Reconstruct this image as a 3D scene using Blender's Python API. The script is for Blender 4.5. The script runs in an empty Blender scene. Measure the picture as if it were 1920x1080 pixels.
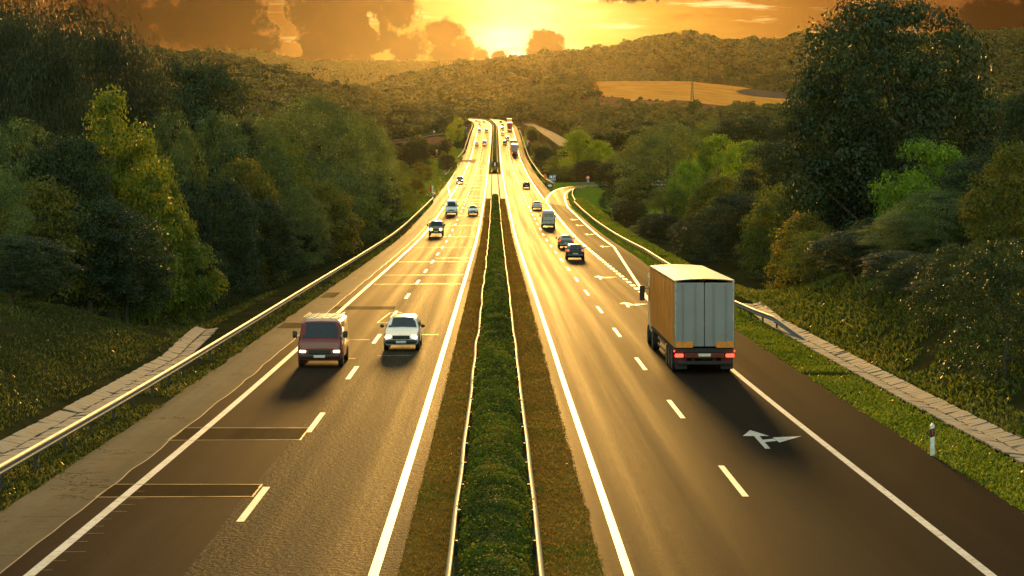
import bpy, bmesh, math, random
import numpy as np
from mathutils import Vector, noise as mnoise

# ------------------------------------------------------------------ camera, sky, sun, exposure
F, CX, YH = 3850.0, 960.0, 300.0            # focal length in photo pixels, principal column, eye-level row
scene = bpy.context.scene
COL = scene.collection
cam_data = bpy.data.cameras.new("camera")
cam = bpy.data.objects.new("camera", cam_data)
COL.objects.link(cam)
cam.location = (0, 0, 0)
cam.rotation_euler = (math.radians(90), 0, 0)
cam_data.sensor_width = 36.0
cam_data.lens = 36.0 * F / 1920.0
cam_data.shift_y = -(540.0 - YH) / 1920.0
cam_data.clip_start = 0.5
cam_data.clip_end = 20000
scene.camera = cam
scene.view_settings.view_transform = 'Standard'
scene.view_settings.look = 'None'
scene.view_settings.gamma = 1.0
scene.view_settings.use_curve_mapping = False
EXPOSURE = 2.2
HAZE_DENSITY = 2.7e-6
scene.view_settings.exposure = EXPOSURE
cy = scene.cycles
cy.use_denoising = True
cy.max_bounces = 6
cy.diffuse_bounces = 3
cy.glossy_bounces = 3
cy.transmission_bounces = 3
cy.volume_bounces = 0
cy.transparent_max_bounces = 6
cy.sample_clamp_indirect = 6.0
cy.caustics_reflective = False
cy.caustics_refractive = False

SUN_PX, SUN_PY = 946.0, -130.0        # the sun itself stands above the frame, behind the bright gap in the clouds
sun_dir = Vector(((SUN_PX - CX) / F, 1.0, (YH - SUN_PY) / F)).normalized()
SUN_EL = math.asin(sun_dir.z)
SUN_AZ = math.atan2(sun_dir.x, sun_dir.y)
sun_data = bpy.data.lights.new("sun", 'SUN')
sun_data.energy = 1.4
sun_data.angle = math.radians(5)   # the disc is veiled by cloud
sun_data.color = (1.0, 0.53, 0.12)
sun = bpy.data.objects.new("sun", sun_data)
COL.objects.link(sun)
sun.rotation_euler = (-sun_dir).to_track_quat('-Z', 'Y').to_euler()


class NT:
    """small helper for writing node trees as expressions"""
    def __init__(s, tree):
        s.t = tree
        s.t.nodes.clear()

    def n(s, typ, **kw):
        nd = s.t.nodes.new(typ)
        for k, v in kw.items():
            setattr(nd, k, v)
        return nd

    def put(s, sock, v):
        if isinstance(v, bpy.types.NodeSocket):
            s.t.links.new(v, sock)
        elif v is not None:
            if sock.type == 'RGBA' and isinstance(v, (tuple, list)) and len(v) == 3:
                v = (*v, 1.0)
            sock.default_value = v

    def m(s, op, a, b=None, c=None, clamp=False):
        nd = s.n('ShaderNodeMath', operation=op, use_clamp=clamp)
        s.put(nd.inputs[0], a)
        if b is not None: s.put(nd.inputs[1], b)
        if c is not None: s.put(nd.inputs[2], c)
        return nd.outputs[0]

    def smooth(s, v, a, b, lo=0.0, hi=1.0):
        nd = s.n('ShaderNodeMapRange', interpolation_type='SMOOTHSTEP')
        s.put(nd.inputs[0], v)
        for i, x in enumerate((a, b, lo, hi)):
            s.put(nd.inputs[1 + i], x)
        return nd.outputs[0]

    def lin(s, v, a, b, lo=0.0, hi=1.0):
        nd = s.n('ShaderNodeMapRange')
        s.put(nd.inputs[0], v)
        for i, x in enumerate((a, b, lo, hi)):
            s.put(nd.inputs[1 + i], x)
        return nd.outputs[0]

    def mix(s, f, a, b, blend='MIX'):
        nd = s.n('ShaderNodeMix', data_type='RGBA', blend_type=blend)
        s.put(nd.inputs[0], f); s.put(nd.inputs[6], a); s.put(nd.inputs[7], b)
        return nd.outputs[2]

    def ramp(s, v, stops):
        nd = s.n('ShaderNodeValToRGB')
        s.put(nd.inputs[0], v)
        el = nd.color_ramp.elements
        while len(el) > 1: el.remove(el[-1])
        for i, (p, c) in enumerate(stops):
            e = el[0] if i == 0 else el.new(p)
            e.position = p; e.color = (*c, 1.0)
        return nd.outputs[0]

    def noise(s, vec, scale, detail=4.0, rough=0.55, out=0, dist=0.0, dims='3D'):
        nd = s.n('ShaderNodeTexNoise', noise_dimensions=dims)
        if vec is not None: s.put(nd.inputs['Vector'], vec)
        nd.inputs['Scale'].default_value = scale
        nd.inputs['Detail'].default_value = detail
        nd.inputs['Roughness'].default_value = rough
        nd.inputs['Distortion'].default_value = dist
        return nd.outputs[out]

    def xyz(s, v):
        nd = s.n('ShaderNodeSeparateXYZ'); s.put(nd.inputs[0], v)
        return nd.outputs[0], nd.outputs[1], nd.outputs[2]

    def vec(s, x, y, z=0.0):
        nd = s.n('ShaderNodeCombineXYZ')
        s.put(nd.inputs[0], x); s.put(nd.inputs[1], y); s.put(nd.inputs[2], z)
        return nd.outputs[0]


# ---- sky: Nishita dome, with the sunset clouds low in front written as a function of direction
world = bpy.data.worlds.new("World")
scene.world = world
world.use_nodes = True
BG = 0.15
W = NT(world.node_tree)
sky = W.n('ShaderNodeTexSky', sky_type='NISHITA')
sky.sun_disc = False
sky.sun_elevation = SUN_EL
sky.sun_rotation = SUN_AZ
sky.air_density = 1.0; sky.dust_density = 2.0; sky.ozone_density = 1.0
dirv = W.n('ShaderNodeTexCoord').outputs['Generated']
dx, dy, dz = W.xyz(dirv)
ysafe = W.m('MAXIMUM', dy, 0.05)
U = W.m('ADD', W.m('MULTIPLY', W.m('DIVIDE', dx, ysafe), F / 100), CX / 100)      # azimuth, in hundredths
V = W.m('SUBTRACT', YH / 100, W.m('MULTIPLY', W.m('DIVIDE', dz, ysafe), F / 100))  # elevation, downwards
uv = W.vec(U, V, 0.0)
n_big = W.noise(uv, 1.1, 9, 0.62)
n_big2 = W.noise(W.vec(U, V, 7.3), 2.2, 9, 0.6)
n_wide = W.noise(W.vec(W.m('MULTIPLY', U, 0.30), V, 3.1), 1.5, 7, 0.62)
n_streak = W.noise(W.vec(W.m('MULTIPLY', U, 0.22), W.m('MULTIPLY', V, 2.2), 1.7), 2.2, 6, 0.6)
Uw = W.m('ADD', U, W.m('MULTIPLY', W.m('SUBTRACT', n_big, 0.5), 0.85))
Vw = W.m('ADD', V, W.m('MULTIPLY', W.m('SUBTRACT', n_big2, 0.5), 0.65))


def ell(cx, cy_, rx, ry, k=1.0):
    a = W.m('DIVIDE', W.m('SUBTRACT', Uw, cx / 100), rx / 100)
    b = W.m('DIVIDE', W.m('SUBTRACT', Vw, cy_ / 100), ry / 100)
    r = W.m('SQRT', W.m('ADD', W.m('MULTIPLY', a, a), W.m('MULTIPLY', b, b)))
    return W.m('MULTIPLY', W.m('SUBTRACT', 1.0, r), k)


CLOUDS = [(395, 40, 150, 75), (480, 82, 60, 34), (225, 25, 130, 36), (262, 70, 62, 36), (330, -60, 260, 70), (120, 85, 120, 30),
          (640, 20, 130, 75), (715, 90, 105, 46), (610, 92, 75, 42), (752, 18, 44, 40), (828, 66, 38, 33), (850, 100, 52, 26), (675, 62, 90, 50),
          (700, -60, 110, 70), (1020, 86, 37, 29), (1018, 72, 24, 20), (942, 106, 24, 11, .6), (902, 104, 18, 13, .6), (1185, -8, 85, 16, .7),
          (1890, 40, 190, 60, .7), (-120, 40, 220, 90)]
GAPS = [(716, 104, 34, 22), (700, 46, 12, 26, .8), (522, 22, 16, 36), (548, 92, 22, 12), (540, 62, 14, 22), (690, 22, 10, 8, .5)]
f = None
for c in CLOUDS:
    e = ell(*c)
    f = e if f is None else W.m('MAXIMUM', f, e)
for g in GAPS:
    f = W.m('SUBTRACT', f, W.m('MULTIPLY', W.m('MAXIMUM', ell(*g), 0.0), 1.5))
n_bil = W.m('ABSOLUTE', W.m('SUBTRACT', W.noise(W.vec(U, V, 12.1), 4.5, 6, 0.6), 0.5))
f = W.m('ADD', f, W.m('MULTIPLY', W.m('SUBTRACT', n_big2, 0.5), 0.5))
f = W.m('ADD', f, W.m('MULTIPLY', W.m('SUBTRACT', 0.10, n_bil), 1.3))
mask = W.smooth(f, -0.06, 0.20)
core = W.smooth(f, 0.0, 0.42)
ru = W.m('DIVIDE', W.m('SUBTRACT', U, 9.55), W.m('ADD', 1.9, W.m('MULTIPLY', W.m('GREATER_THAN', U, 9.55), 0.75)))
rv = W.m('DIVIDE', W.m('SUBTRACT', V, 0.95), W.m('ADD', 1.25, W.m('MULTIPLY', W.m('LESS_THAN', V, 0.95), 0.75)))
r = W.m('SQRT', W.m('ADD', W.m('MULTIPLY', ru, ru), W.m('MULTIPLY', rv, rv)))
r = W.m('ADD', r, W.m('MULTIPLY', W.m('SUBTRACT', n_wide, 0.5), 0.9))
r5 = W.m('DIVIDE', r, 5.0)
glow = W.ramp(r5, [(0.0, (1.9, 1.7, .95)), (0.06, (1.5, 1.2, .48)), (0.13, (1.02, .68, .14)), (0.22, (.80, .40, .048)),
                   (0.33, (.50, .195, .024)), (0.46, (.27, .09, .013)), (0.62, (.14, .044, .009)), (1.0, (.085, .030, .009))])
st = W.m('MULTIPLY', W.smooth(n_streak, 0.53, 0.68), W.smooth(r, 3.6, 0.5, 0.10, 0.9))
glow = W.mix(st, glow, (1.45, 1.0, .40))
drk = W.m('MULTIPLY', W.smooth(n_wide, 0.52, 0.70), W.smooth(r, 0.7, 1.6, 0.0, 0.55))
glow = W.mix(drk, glow, W.mix(0.5, glow, (.10, .038, .010), 'MULTIPLY'))
edge = W.mix(W.smooth(r, 0.3, 3.2), (.95, .48, .09), (.34, .115, .02))
dark = W.mix(W.smooth(r, 0.2, 2.4), (.11, .036, .006), (.020, .006, .002))
dark = W.mix(W.m('MULTIPLY', W.smooth(n_big2, 0.42, 0.66), 0.55), dark, W.mix(1.0, dark, (2.1, 1.9, 1.7), 'MULTIPLY'))
cloudc = W.mix(core, edge, dark)
front = W.mix(mask, glow, cloudc)
fscale = W.mix(1.0, front, tuple([1.0 / BG / 2 ** EXPOSURE] * 3), 'MULTIPLY')
amt = W.m('MULTIPLY', W.smooth(dy, -0.05, 0.45), W.smooth(dz, 0.60, 0.30))
skycol = W.mix(1.0, sky.outputs[0], (1.0, 0.92, 0.62), 'MULTIPLY')
final = W.mix(amt, skycol, fscale)
bg = W.n('ShaderNodeBackground')
W.put(bg.inputs[0], final)
bg.inputs[1].default_value = BG
wo = W.n('ShaderNodeOutputWorld')
W.t.links.new(bg.outputs[0], wo.inputs[0])
world.cycles.sampling_method = 'MANUAL'
world.cycles.sample_map_resolution = 2048


# ------------------------------------------------------------------ helpers
def tag(o, label=None, cat=None, group=None, kind=None):
    if label: o["label"] = label
    if cat: o["category"] = cat
    if group: o["group"] = group
    if kind: o["kind"] = kind
    return o


def empty(name, loc=(0, 0, 0), rz=0.0, scale=(1, 1, 1)):
    o = bpy.data.objects.new(name, None)
    COL.objects.link(o)
    o.location = loc
    o.rotation_euler = (0, 0, rz)
    o.scale = scale
    o.empty_display_size = 0.3
    return o


def make_mesh(name, verts, faces, mats=None, mat_idx=None, smooth=False, sharp=None, uv=None, attrs=None):
    me = bpy.data.meshes.new(name)
    if isinstance(verts, np.ndarray) and isinstance(faces, np.ndarray):
        nv, (nf, k) = len(verts), faces.shape
        me.vertices.add(nv)
        me.vertices.foreach_set('co', verts.astype(np.float32).ravel())
        me.loops.add(nf * k)
        me.loops.foreach_set('vertex_index', faces.astype(np.int32).ravel())
        me.polygons.add(nf)
        me.polygons.foreach_set('loop_start', np.arange(0, nf * k, k, dtype=np.int32))
        me.update(calc_edges=True)
    else:
        me.from_pydata([tuple(v) for v in verts], [], [tuple(q) for q in faces])
        me.update()
    if mats:
        for m_ in (mats if isinstance(mats, (list, tuple)) else [mats]):
            me.materials.append(m_)
    if mat_idx is not None:
        me.polygons.foreach_set('material_index', np.asarray(mat_idx, dtype=np.int32))
    if smooth:
        me.polygons.foreach_set('use_smooth', np.ones(len(me.polygons), dtype=bool))
        if sharp is not None:
            me.set_sharp_from_angle(angle=math.radians(sharp))
    if uv is not None:
        l = me.uv_layers.new(name='UVMap')
        vi = np.empty(len(me.loops), dtype=np.int32)
        me.loops.foreach_get('vertex_index', vi)
        l.data.foreach_set('uv', np.asarray(uv, dtype=np.float32)[vi].ravel())
    for k_, v_ in (attrs or {}).items():
        a = me.attributes.new(k_, 'FLOAT', 'POINT')
        a.data.foreach_set('value', np.asarray(v_, dtype=np.float32))
    return me


def link(name, me, parent=None, loc=(0, 0, 0), rot=(0, 0, 0)):
    o = bpy.data.objects.new(name, me)
    COL.objects.link(o)
    if parent is not None:
        o.parent = parent
    o.location = loc
    o.rotation_euler = rot
    return o


class MB:
    """collects simple solids, builds them as one mesh object"""
    def __init__(s):
        s.v, s.f, s.mi = [], [], []

    def add(s, vs, fs, mi=0):
        b = len(s.v)
        s.v += [tuple(p) for p in vs]
        s.f += [tuple(b + i for i in q) for q in fs]
        s.mi += [mi] * len(fs)
        return s

    def box(s, cx, cy_, cz, sx, sy, sz, mi=0, ch=0.0, rz=0.0):
        """chamfered box given by centre and full size"""
        hx, hy, hz = sx / 2, sy / 2, sz / 2
        if ch > 0:
            c = min(ch, hx * .9, hy * .9, hz * .9)
            ring = [(hx - c, hy), (hx, hy - c), (hx, -hy + c), (hx - c, -hy), (-hx + c, -hy), (-hx, -hy + c), (-hx, hy - c), (-hx + c, hy)]
            inr = [(x - math.copysign(c, x) * .7, y - math.copysign(c, y) * .7) for x, y in ring]
            vs = [(x, y, -hz) for x, y in inr] + [(x, y, -hz + c) for x, y in ring] + [(x, y, hz - c) for x, y in ring] + [(x, y, hz) for x, y in inr]
            fs = [tuple(range(8))] + [tuple(24 + i for i in range(7, -1, -1))]
            for k in range(3):
                for i in range(8):
                    j = (i + 1) % 8
                    fs.append((k * 8 + i, k * 8 + 8 + i, k * 8 + 8 + j, k * 8 + j))
        else:
            vs = [(x, y, z) for z in (-hz, hz) for y in (-hy, hy) for x in (-hx, hx)]
            fs = [(0, 2, 3, 1), (4, 5, 7, 6), (0, 1, 5, 4), (2, 6, 7, 3), (0, 4, 6, 2), (1, 3, 7, 5)]
        ca, sa = math.cos(rz), math.sin(rz)
        vs = [(cx + x * ca - y * sa, cy_ + x * sa + y * ca, cz + z) for x, y, z in vs]
        return s.add(vs, fs, mi)

    def tube(s, pts, rad, n=8, mi=0, cap=True):
        pts = [Vector(p) for p in pts]
        if not isinstance(rad, (list, tuple)): rad = [rad] * len(pts)
        vs, fs = [], []
        for i, p in enumerate(pts):
            t = (pts[min(i + 1, len(pts) - 1)] - pts[max(i - 1, 0)]).normalized()
            a = t.orthogonal().normalized() if abs(t.z) > .95 else t.cross(Vector((0, 0, 1))).normalized()
            b = t.cross(a)
            for k in range(n):
                w = 2 * math.pi * k / n
                vs.append(p + (a * math.cos(w) + b * math.sin(w)) * rad[i])
        for i in range(len(pts) - 1):
            for k in range(n):
                j = (k + 1) % n
                fs.append((i * n + k, i * n + j, i * n + n + j, i * n + n + k))
        if cap:
            fs.append(tuple(range(n - 1, -1, -1)))
            fs.append(tuple((len(pts) - 1) * n + k for k in range(n)))
        return s.add(vs, fs, mi)

    def lathe_x(s, cx, cy_, cz, prof, n=20, mi=0):
        """revolve (offset along x, radius) profile about the x axis"""
        vs, fs = [], []
        for (ox, r_) in prof:
            for k in range(n):
                w = 2 * math.pi * k / n
                vs.append((cx + ox, cy_ + r_ * math.cos(w), cz + r_ * math.sin(w)))
        for i in range(len(prof) - 1):
            for k in range(n):
                j = (k + 1) % n
                fs.append((i * n + k, i * n + j, i * n + n + j, i * n + n + k))
        fs.append(tuple(range(n - 1, -1, -1)))
        fs.append(tuple((len(prof) - 1) * n + k for k in range(n)))
        return s.add(vs, fs, mi)

    def prism(s, poly, y0, y1, mi=0):
        """polygon in (x, z) extruded along y"""
        n = len(poly)
        vs = [(x, y0, z) for x, z in poly] + [(x, y1, z) for x, z in poly]
        fs = [tuple(range(n)), tuple(range(2 * n - 1, n - 1, -1))] + [(i, n + i, n + (i + 1) % n, (i + 1) % n) for i in range(n)]
        return s.add(vs, fs, mi)

    def mesh(s, name, mats, smooth=False, sharp=35):
        me = make_mesh(name, s.v, s.f, mats, s.mi, smooth, sharp if smooth else None)
        bm = bmesh.new(); bm.from_mesh(me)
        bmesh.ops.recalc_face_normals(bm, faces=bm.faces)
        bm.to_mesh(me); bm.free()
        return me

    def build(s, name, mats, parent=None, smooth=False, sharp=35, loc=(0, 0, 0), rot=(0, 0, 0)):
        return link(name, s.mesh(name, mats, smooth, sharp), parent, loc, rot)


def pchip(xk, yk, x):
    """monotone cubic through (xk, yk); yk may be 2-D (knots x columns)"""
    xk = np.asarray(xk, float); yk = np.asarray(yk, float); x = np.asarray(x, float)
    one = yk.ndim == 1
    if one: yk = yk[:, None]
    h = np.diff(xk)[:, None]
    dl = np.diff(yk, axis=0) / h
    m = np.zeros_like(yk)
    w1 = 2 * h[1:] + h[:-1]; w2 = h[1:] + 2 * h[:-1]
    same = dl[:-1] * dl[1:] > 0
    with np.errstate(divide='ignore', invalid='ignore'):
        hm = (w1 + w2) / (w1 / dl[:-1] + w2 / dl[1:])
    m[1:-1] = np.where(same, hm, 0)
    m[0] = dl[0]; m[-1] = dl[-1]
    i = np.clip(np.searchsorted(xk, x) - 1, 0, len(xk) - 2)
    hh = (xk[i + 1] - xk[i])[:, None]
    t = np.clip((x - xk[i]) / (xk[i + 1] - xk[i]), 0, 1)[:, None]
    r_ = (yk[i] * (1 + 2 * t) * (1 - t) ** 2 + m[i] * hh * t * (1 - t) ** 2 + yk[i + 1] * t * t * (3 - 2 * t) + m[i + 1] * hh * t * t * (t - 1))
    return r_[:, 0] if one else r_


# ------------------------------------------------------------------ road alignment
ZK = np.array([(-60, -7.2), (0, -8.0), (42, -8.6), (84, -9.08), (144, -9.4), (200, -9.7), (253, -9.87), (350, -9.0), (458, -7.4), (611, -4.6), (713, -1.85), (778, 0.0),
               (837, 2.6), (950, 8.9), (1027, 13.0), (1167, 19.0), (1283, 23.0), (1426, 27.8), (1604, 32.2), (1750, 34.8), (1900, 36), (2100, 36.5), (2600, 36.5)])
XK = np.array([(-60, .3), (42, -.215), (84, -.53), (253, -1.9), (458, -3.7), (713, -6.0), (1027, -8.5), (1167, -9.7), (1283, -12.2), (1426, -18.5), (1604, -35), (1750, -56), (1900, -92), (2100, -160), (2600, -360)])
MK = np.array([(-60, 2.56), (100, 2.56), (253, 2.38), (458, 2.25), (713, 2.25), (1027, 2.0), (2600, 1.9)])
_DD = np.concatenate([np.arange(-60, 300, 2.0), np.arange(300, 2600, 5.0)])
_ZZ, _XX = pchip(ZK[:, 0], ZK[:, 1], _DD), pchip(XK[:, 0], XK[:, 1], _DD)
ker = np.hanning(41); ker /= ker.sum()


def zr(d): return np.interp(d, _DD, _ZZ)
def xr(d): return np.interp(d, _DD, _XX)
def mh(d): return np.interp(d, MK[:, 0], MK[:, 1])


def R(s, d, h=0.0):
    """point at offset s (metres right of the median's centre) and distance d, h above the road"""
    s = np.asarray(s, float); d = np.asarray(d, float)
    k = mh(d)
    se = np.where(np.abs(s) <= 2.15, s * k / 2.56, s - np.sign(s) * (2.56 - k))
    tx = (xr(d + 2) - xr(d - 2)) / 4.0
    nl = np.sqrt(1 + tx * tx)
    return np.stack(np.broadcast_arrays(xr(d) + se / nl, d - se * tx / nl, zr(d) + h), -1)


_gd = np.arange(30, 1900, 0.5)
_gy = YH - F * zr(_gd) / _gd


def ground_d(py):
    """distance along the road at which its surface shows at photo row py"""
    return float(np.interp(-py, -_gy, _gd))


def PX(px, d): return (px - CX) / F * d
def PZ(py, d): return (YH - py) / F * d


def drange(a, b, k=0.018, mn=0.8):
    out = [a]
    while out[-1] < b:
        out.append(out[-1] + max(mn, out[-1] * k))
    out[-1] = b
    return np.array(out)
# ------------------------------------------------------------------ materials
MATS = {}


def newmat(name):
    m_ = bpy.data.materials.new(name)
    m_.use_nodes = True
    t = NT(m_.node_tree)
    out = t.n('ShaderNodeOutputMaterial')
    MATS[name] = m_
    return m_, t, out


def principled(t, out, **kw):
    b = t.n('ShaderNodeBsdfPrincipled')
    for k_, v_ in kw.items():
        t.put(b.inputs[k_.replace('_', ' ')], v_)
    t.t.links.new(b.outputs[0], out.inputs[0])
    return b


def simple(name, col, rough=0.5, metal=0.0, var=0.15, scale=6.0, spec=0.5, emit=None, coat=0.0, bump=0.0):
    m_, t, out = newmat(name)
    co = t.n('ShaderNodeTexCoord').outputs['Object']
    nz = t.noise(co, scale, 5)
    c = t.mix(t.smooth(nz, 0.35, 0.7), tuple(x * (1 - var) for x in col), tuple(min(1, x * (1 + var)) for x in col))
    rg = t.lin(nz, 0.3, 0.7, max(0.02, rough * .85), min(1, rough * 1.15))
    kw = dict(Base_Color=c, Roughness=rg, Metallic=metal, Specular_IOR_Level=spec, Coat_Weight=coat)
    if bump:
        bp = t.n('ShaderNodeBump'); bp.inputs['Strength'].default_value = bump; bp.inputs['Distance'].default_value = 0.02
        t.put(bp.inputs['Height'], nz); kw['Normal'] = bp.outputs[0]
    if emit:
        kw['Emission_Color'] = emit[0]; kw['Emission_Strength'] = emit[1]
    principled(t, out, **kw)
    return m_


def asphalt(name, c1, c2, rough=0.42, grain=0.25, grain_scale=18.0, bump=0.5, bdist=.02, ior=1.04, cracks=0.0, tracks=None, matt=.5):
    """road surface: uv = (offset s, distance d) in metres"""
    m_, t, out = newmat(name)
    uvn = t.n('ShaderNodeUVMap'); uvn.uv_map = 'UVMap'
    us, ud, _ = t.xyz(uvn.outputs[0])
    long_v = t.vec(us, t.m('MULTIPLY', ud, 0.008), 0.0)
    blot = t.noise(t.vec(us, t.m('MULTIPLY', ud, 0.25), 2.0), 0.5, 5, 0.6)
    streak = t.noise(long_v, 1.1, 4, 0.55)
    fine = t.noise(t.vec(us, ud, 0.0), grain_scale, 3, 0.7)
    mid = t.noise(t.vec(us, ud, 4.0), 3.0, 5, 0.65)
    col = t.mix(t.smooth(streak, 0.34, 0.66), c1, c2)
    col = t.mix(t.m('MULTIPLY', t.smooth(blot, 0.45, 0.7), 0.5), col, t.mix(1.0, col, (1.5, 1.35, 1.2), 'MULTIPLY'))
    col = t.mix(t.smooth(fine, 0.40, 0.66, 0.0, grain), col, t.mix(1.0, col, (3.0, 2.8, 2.4), 'MULTIPLY'))
    col = t.mix(t.smooth(mid, 0.30, 0.52, 0.35, 0.0), col, t.mix(1.0, col, (.55, .5, .45), 'MULTIPLY'))
    rg = t.lin(streak, 0.3, 0.7, rough * 0.90, rough * 1.10)
    rg = t.m('ADD', rg, t.m('MULTIPLY', t.m('SUBTRACT', mid, 0.5), 0.10))
    if tracks:                                   # polished wheel paths
        tr = None
        for s0 in tracks:
            a = t.smooth(t.m('ABSOLUTE', t.m('SUBTRACT', us, s0)), 0.55, 0.12)
            tr = a if tr is None else t.m('MAXIMUM', tr, a)
        rg = t.m('SUBTRACT', rg, t.m('MULTIPLY', tr, 0.035))
        col = t.mix(t.m('MULTIPLY', tr, 0.3), col, t.mix(1.0, col, (.7, .68, .66), 'MULTIPLY'))
    if cracks:
        vo = t.n('ShaderNodeTexVoronoi', feature='DISTANCE_TO_EDGE')
        wv = t.noise(t.vec(us, ud, 9.0), 1.2, 4, .6, out=1)
        mv = t.n('ShaderNodeVectorMath', operation='MULTIPLY_ADD')
        t.put(mv.inputs[0], wv); mv.inputs[1].default_value = (1.4, 1.4, 0); t.put(mv.inputs[2], t.vec(t.m('MULTIPLY', us, 0.34), t.m('MULTIPLY', ud, 0.22), 0.0))
        t.put(vo.inputs['Vector'], mv.outputs[0]); vo.inputs['Scale'].default_value = 0.9
        ck = t.m('MULTIPLY', t.smooth(vo.outputs[0], 0.016, 0.004), t.smooth(t.noise(t.vec(us, ud, 1.0), 0.35, 3), 0.48, 0.56))
        jt = t.m('ABSOLUTE', t.m('SUBTRACT', t.m('FRACT', t.m('ADD', t.m('DIVIDE', ud, 5.3), t.m('MULTIPLY', blot, 0.06))), 0.5))
        ck = t.m('MAXIMUM', ck, t.smooth(jt, 0.006, 0.002, 0.0, 0.8))
        col = t.mix(t.m('MULTIPLY', ck, cracks), col, (.012, .010, .008))
    bp = t.n('ShaderNodeBump'); bp.inputs['Strength'].default_value = bump; bp.inputs['Distance'].default_value = bdist
    t.put(bp.inputs['Height'], t.m('ADD', fine, t.m('MULTIPLY', mid, 0.4)))
    b = principled(t, out, Base_Color=col, Roughness=rg, IOR=ior, Normal=bp.outputs[0])
    df = t.n('ShaderNodeBsdfDiffuse'); t.put(df.inputs[0], col); t.put(df.inputs['Normal'], bp.outputs[0])
    mx = t.n('ShaderNodeMixShader'); mx.inputs[0].default_value = matt          # loose grit between the polished stones
    t.t.links.new(b.outputs[0], mx.inputs[1]); t.t.links.new(df.outputs[0], mx.inputs[2]); t.t.links.new(mx.outputs[0], out.inputs[0])
    return m_


asphalt('asphalt_smooth', (0.0270, 0.0165, 0.0115), (0.0400, 0.0265, 0.0185), rough=.62, grain=.14, tracks=[-7.3, -9.1, 3.4, 5.4, 7.3, 9.2], bump=.35)
asphalt('asphalt_coarse', (0.0248, 0.0208, 0.0158), (0.0372, 0.0307, 0.0228), rough=.60, grain=.95, grain_scale=7.5, bump=1.0, bdist=.07, tracks=[-3.4, -5.4])
asphalt('asphalt_right', (0.0211, 0.0158, 0.0114), (0.0308, 0.0234, 0.0167), rough=.62, grain=.16, tracks=[3.4, 5.4, 7.3, 9.2], bump=.35)
asphalt('asphalt_shoulder', (0.0160, 0.0116, 0.0088), (0.0220, 0.0160, 0.0120), rough=.72, grain=.12, bump=.35)
asphalt('concrete_shoulder', (0.140, 0.102, 0.060), (0.185, 0.138, 0.084), rough=.62, grain=.10, bump=.3, cracks=.9)
asphalt('asphalt_patch', (0.0085, 0.0055, 0.0042), (0.0120, 0.0080, 0.0060), rough=.75, grain=.1, bump=.3)
asphalt('side_asphalt', (0.0840, 0.0700, 0.0595), (0.1120, 0.0945, 0.0805), rough=.85, grain=.1, bump=.2)


def paint_mat(name, col, wear=0.35):
    m_, t, out = newmat(name)
    co = t.n('ShaderNodeTexCoord').outputs['Object']
    a = t.noise(co, 5.0, 6, .7)
    b = t.noise(co, 0.6, 4, .6)
    w = t.m('MULTIPLY', t.smooth(a, 0.50, 0.64), wear)
    c = t.mix(t.smooth(b, .35, .7), col, tuple(x * .78 for x in col))
    c = t.mix(w, c, (.10, .08, .06))
    principled(t, out, Base_Color=c, Roughness=.5, Specular_IOR_Level=.5)
    return m_


paint_mat('road_paint', (.60, .58, .53), .6)
paint_mat('seal_line', (.26, .20, .12), .7)

# terrain: real ground covers, chosen by per-vertex cover masks and broken up by noise
m_, t, out = newmat('ground')
def attr(t, nm):
    a = t.n('ShaderNodeAttribute'); a.attribute_name = nm
    return a.outputs['Fac']
co = t.n('ShaderNodeTexCoord').outputs['Object']
nA = t.noise(co, 0.35, 6, .65); nB = t.noise(co, 2.5, 6, .7); nC = t.noise(co, 14.0, 4, .7)
base = t.mix(t.smooth(nA, .35, .65), (.028, .032, .009), (.058, .050, .017))
base = t.mix(t.smooth(nB, .45, .7, 0, .6), base, (.045, .028, .014))
fresh = t.mix(t.smooth(nB, .35, .65), (.085, .140, .012), (.150, .200, .024))
soil = t.mix(t.smooth(nB, .35, .65), (.155, .075, .035), (.26, .125, .055))
fx, fy, _fz = t.xyz(co)
rows = t.noise(t.vec(t.m('MULTIPLY', fx, .035), t.m('MULTIPLY', fy, .16), 0.0), 1.0, 6, .7)
field = t.mix(t.smooth(rows, .38, .62), (.60, .20, .030), (.82, .35, .070))
nF = t.noise(co, 0.02, 6, .7)
field = t.mix(t.smooth(nF, .52, .66, 0, .45), field, (.36, .14, .028))
plow = t.mix(t.smooth(nB, .3, .7), (.10, .066, .042), (.14, .095, .06))
c = t.mix(t.smooth(attr(t, 'fresh'), .3, .75), base, fresh)
c = t.mix(t.smooth(t.m('ADD', attr(t, 'soil'), t.m('MULTIPLY', t.m('SUBTRACT', nB, .5), .8)), .35, .65), c, soil)
c = t.mix(t.smooth(attr(t, 'field'), .45, .55), c, field)
c = t.mix(t.smooth(attr(t, 'plough'), .45, .55), c, plow)
bp = t.n('ShaderNodeBump'); bp.inputs['Strength'].default_value = .9; bp.inputs['Distance'].default_value = .12
t.put(bp.inputs['Height'], t.m('ADD', nB, t.m('MULTIPLY', nC, .5)))
principled(t, out, Base_Color=c, Roughness=1.0, Specular_IOR_Level=.0, Normal=bp.outputs[0])

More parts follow.
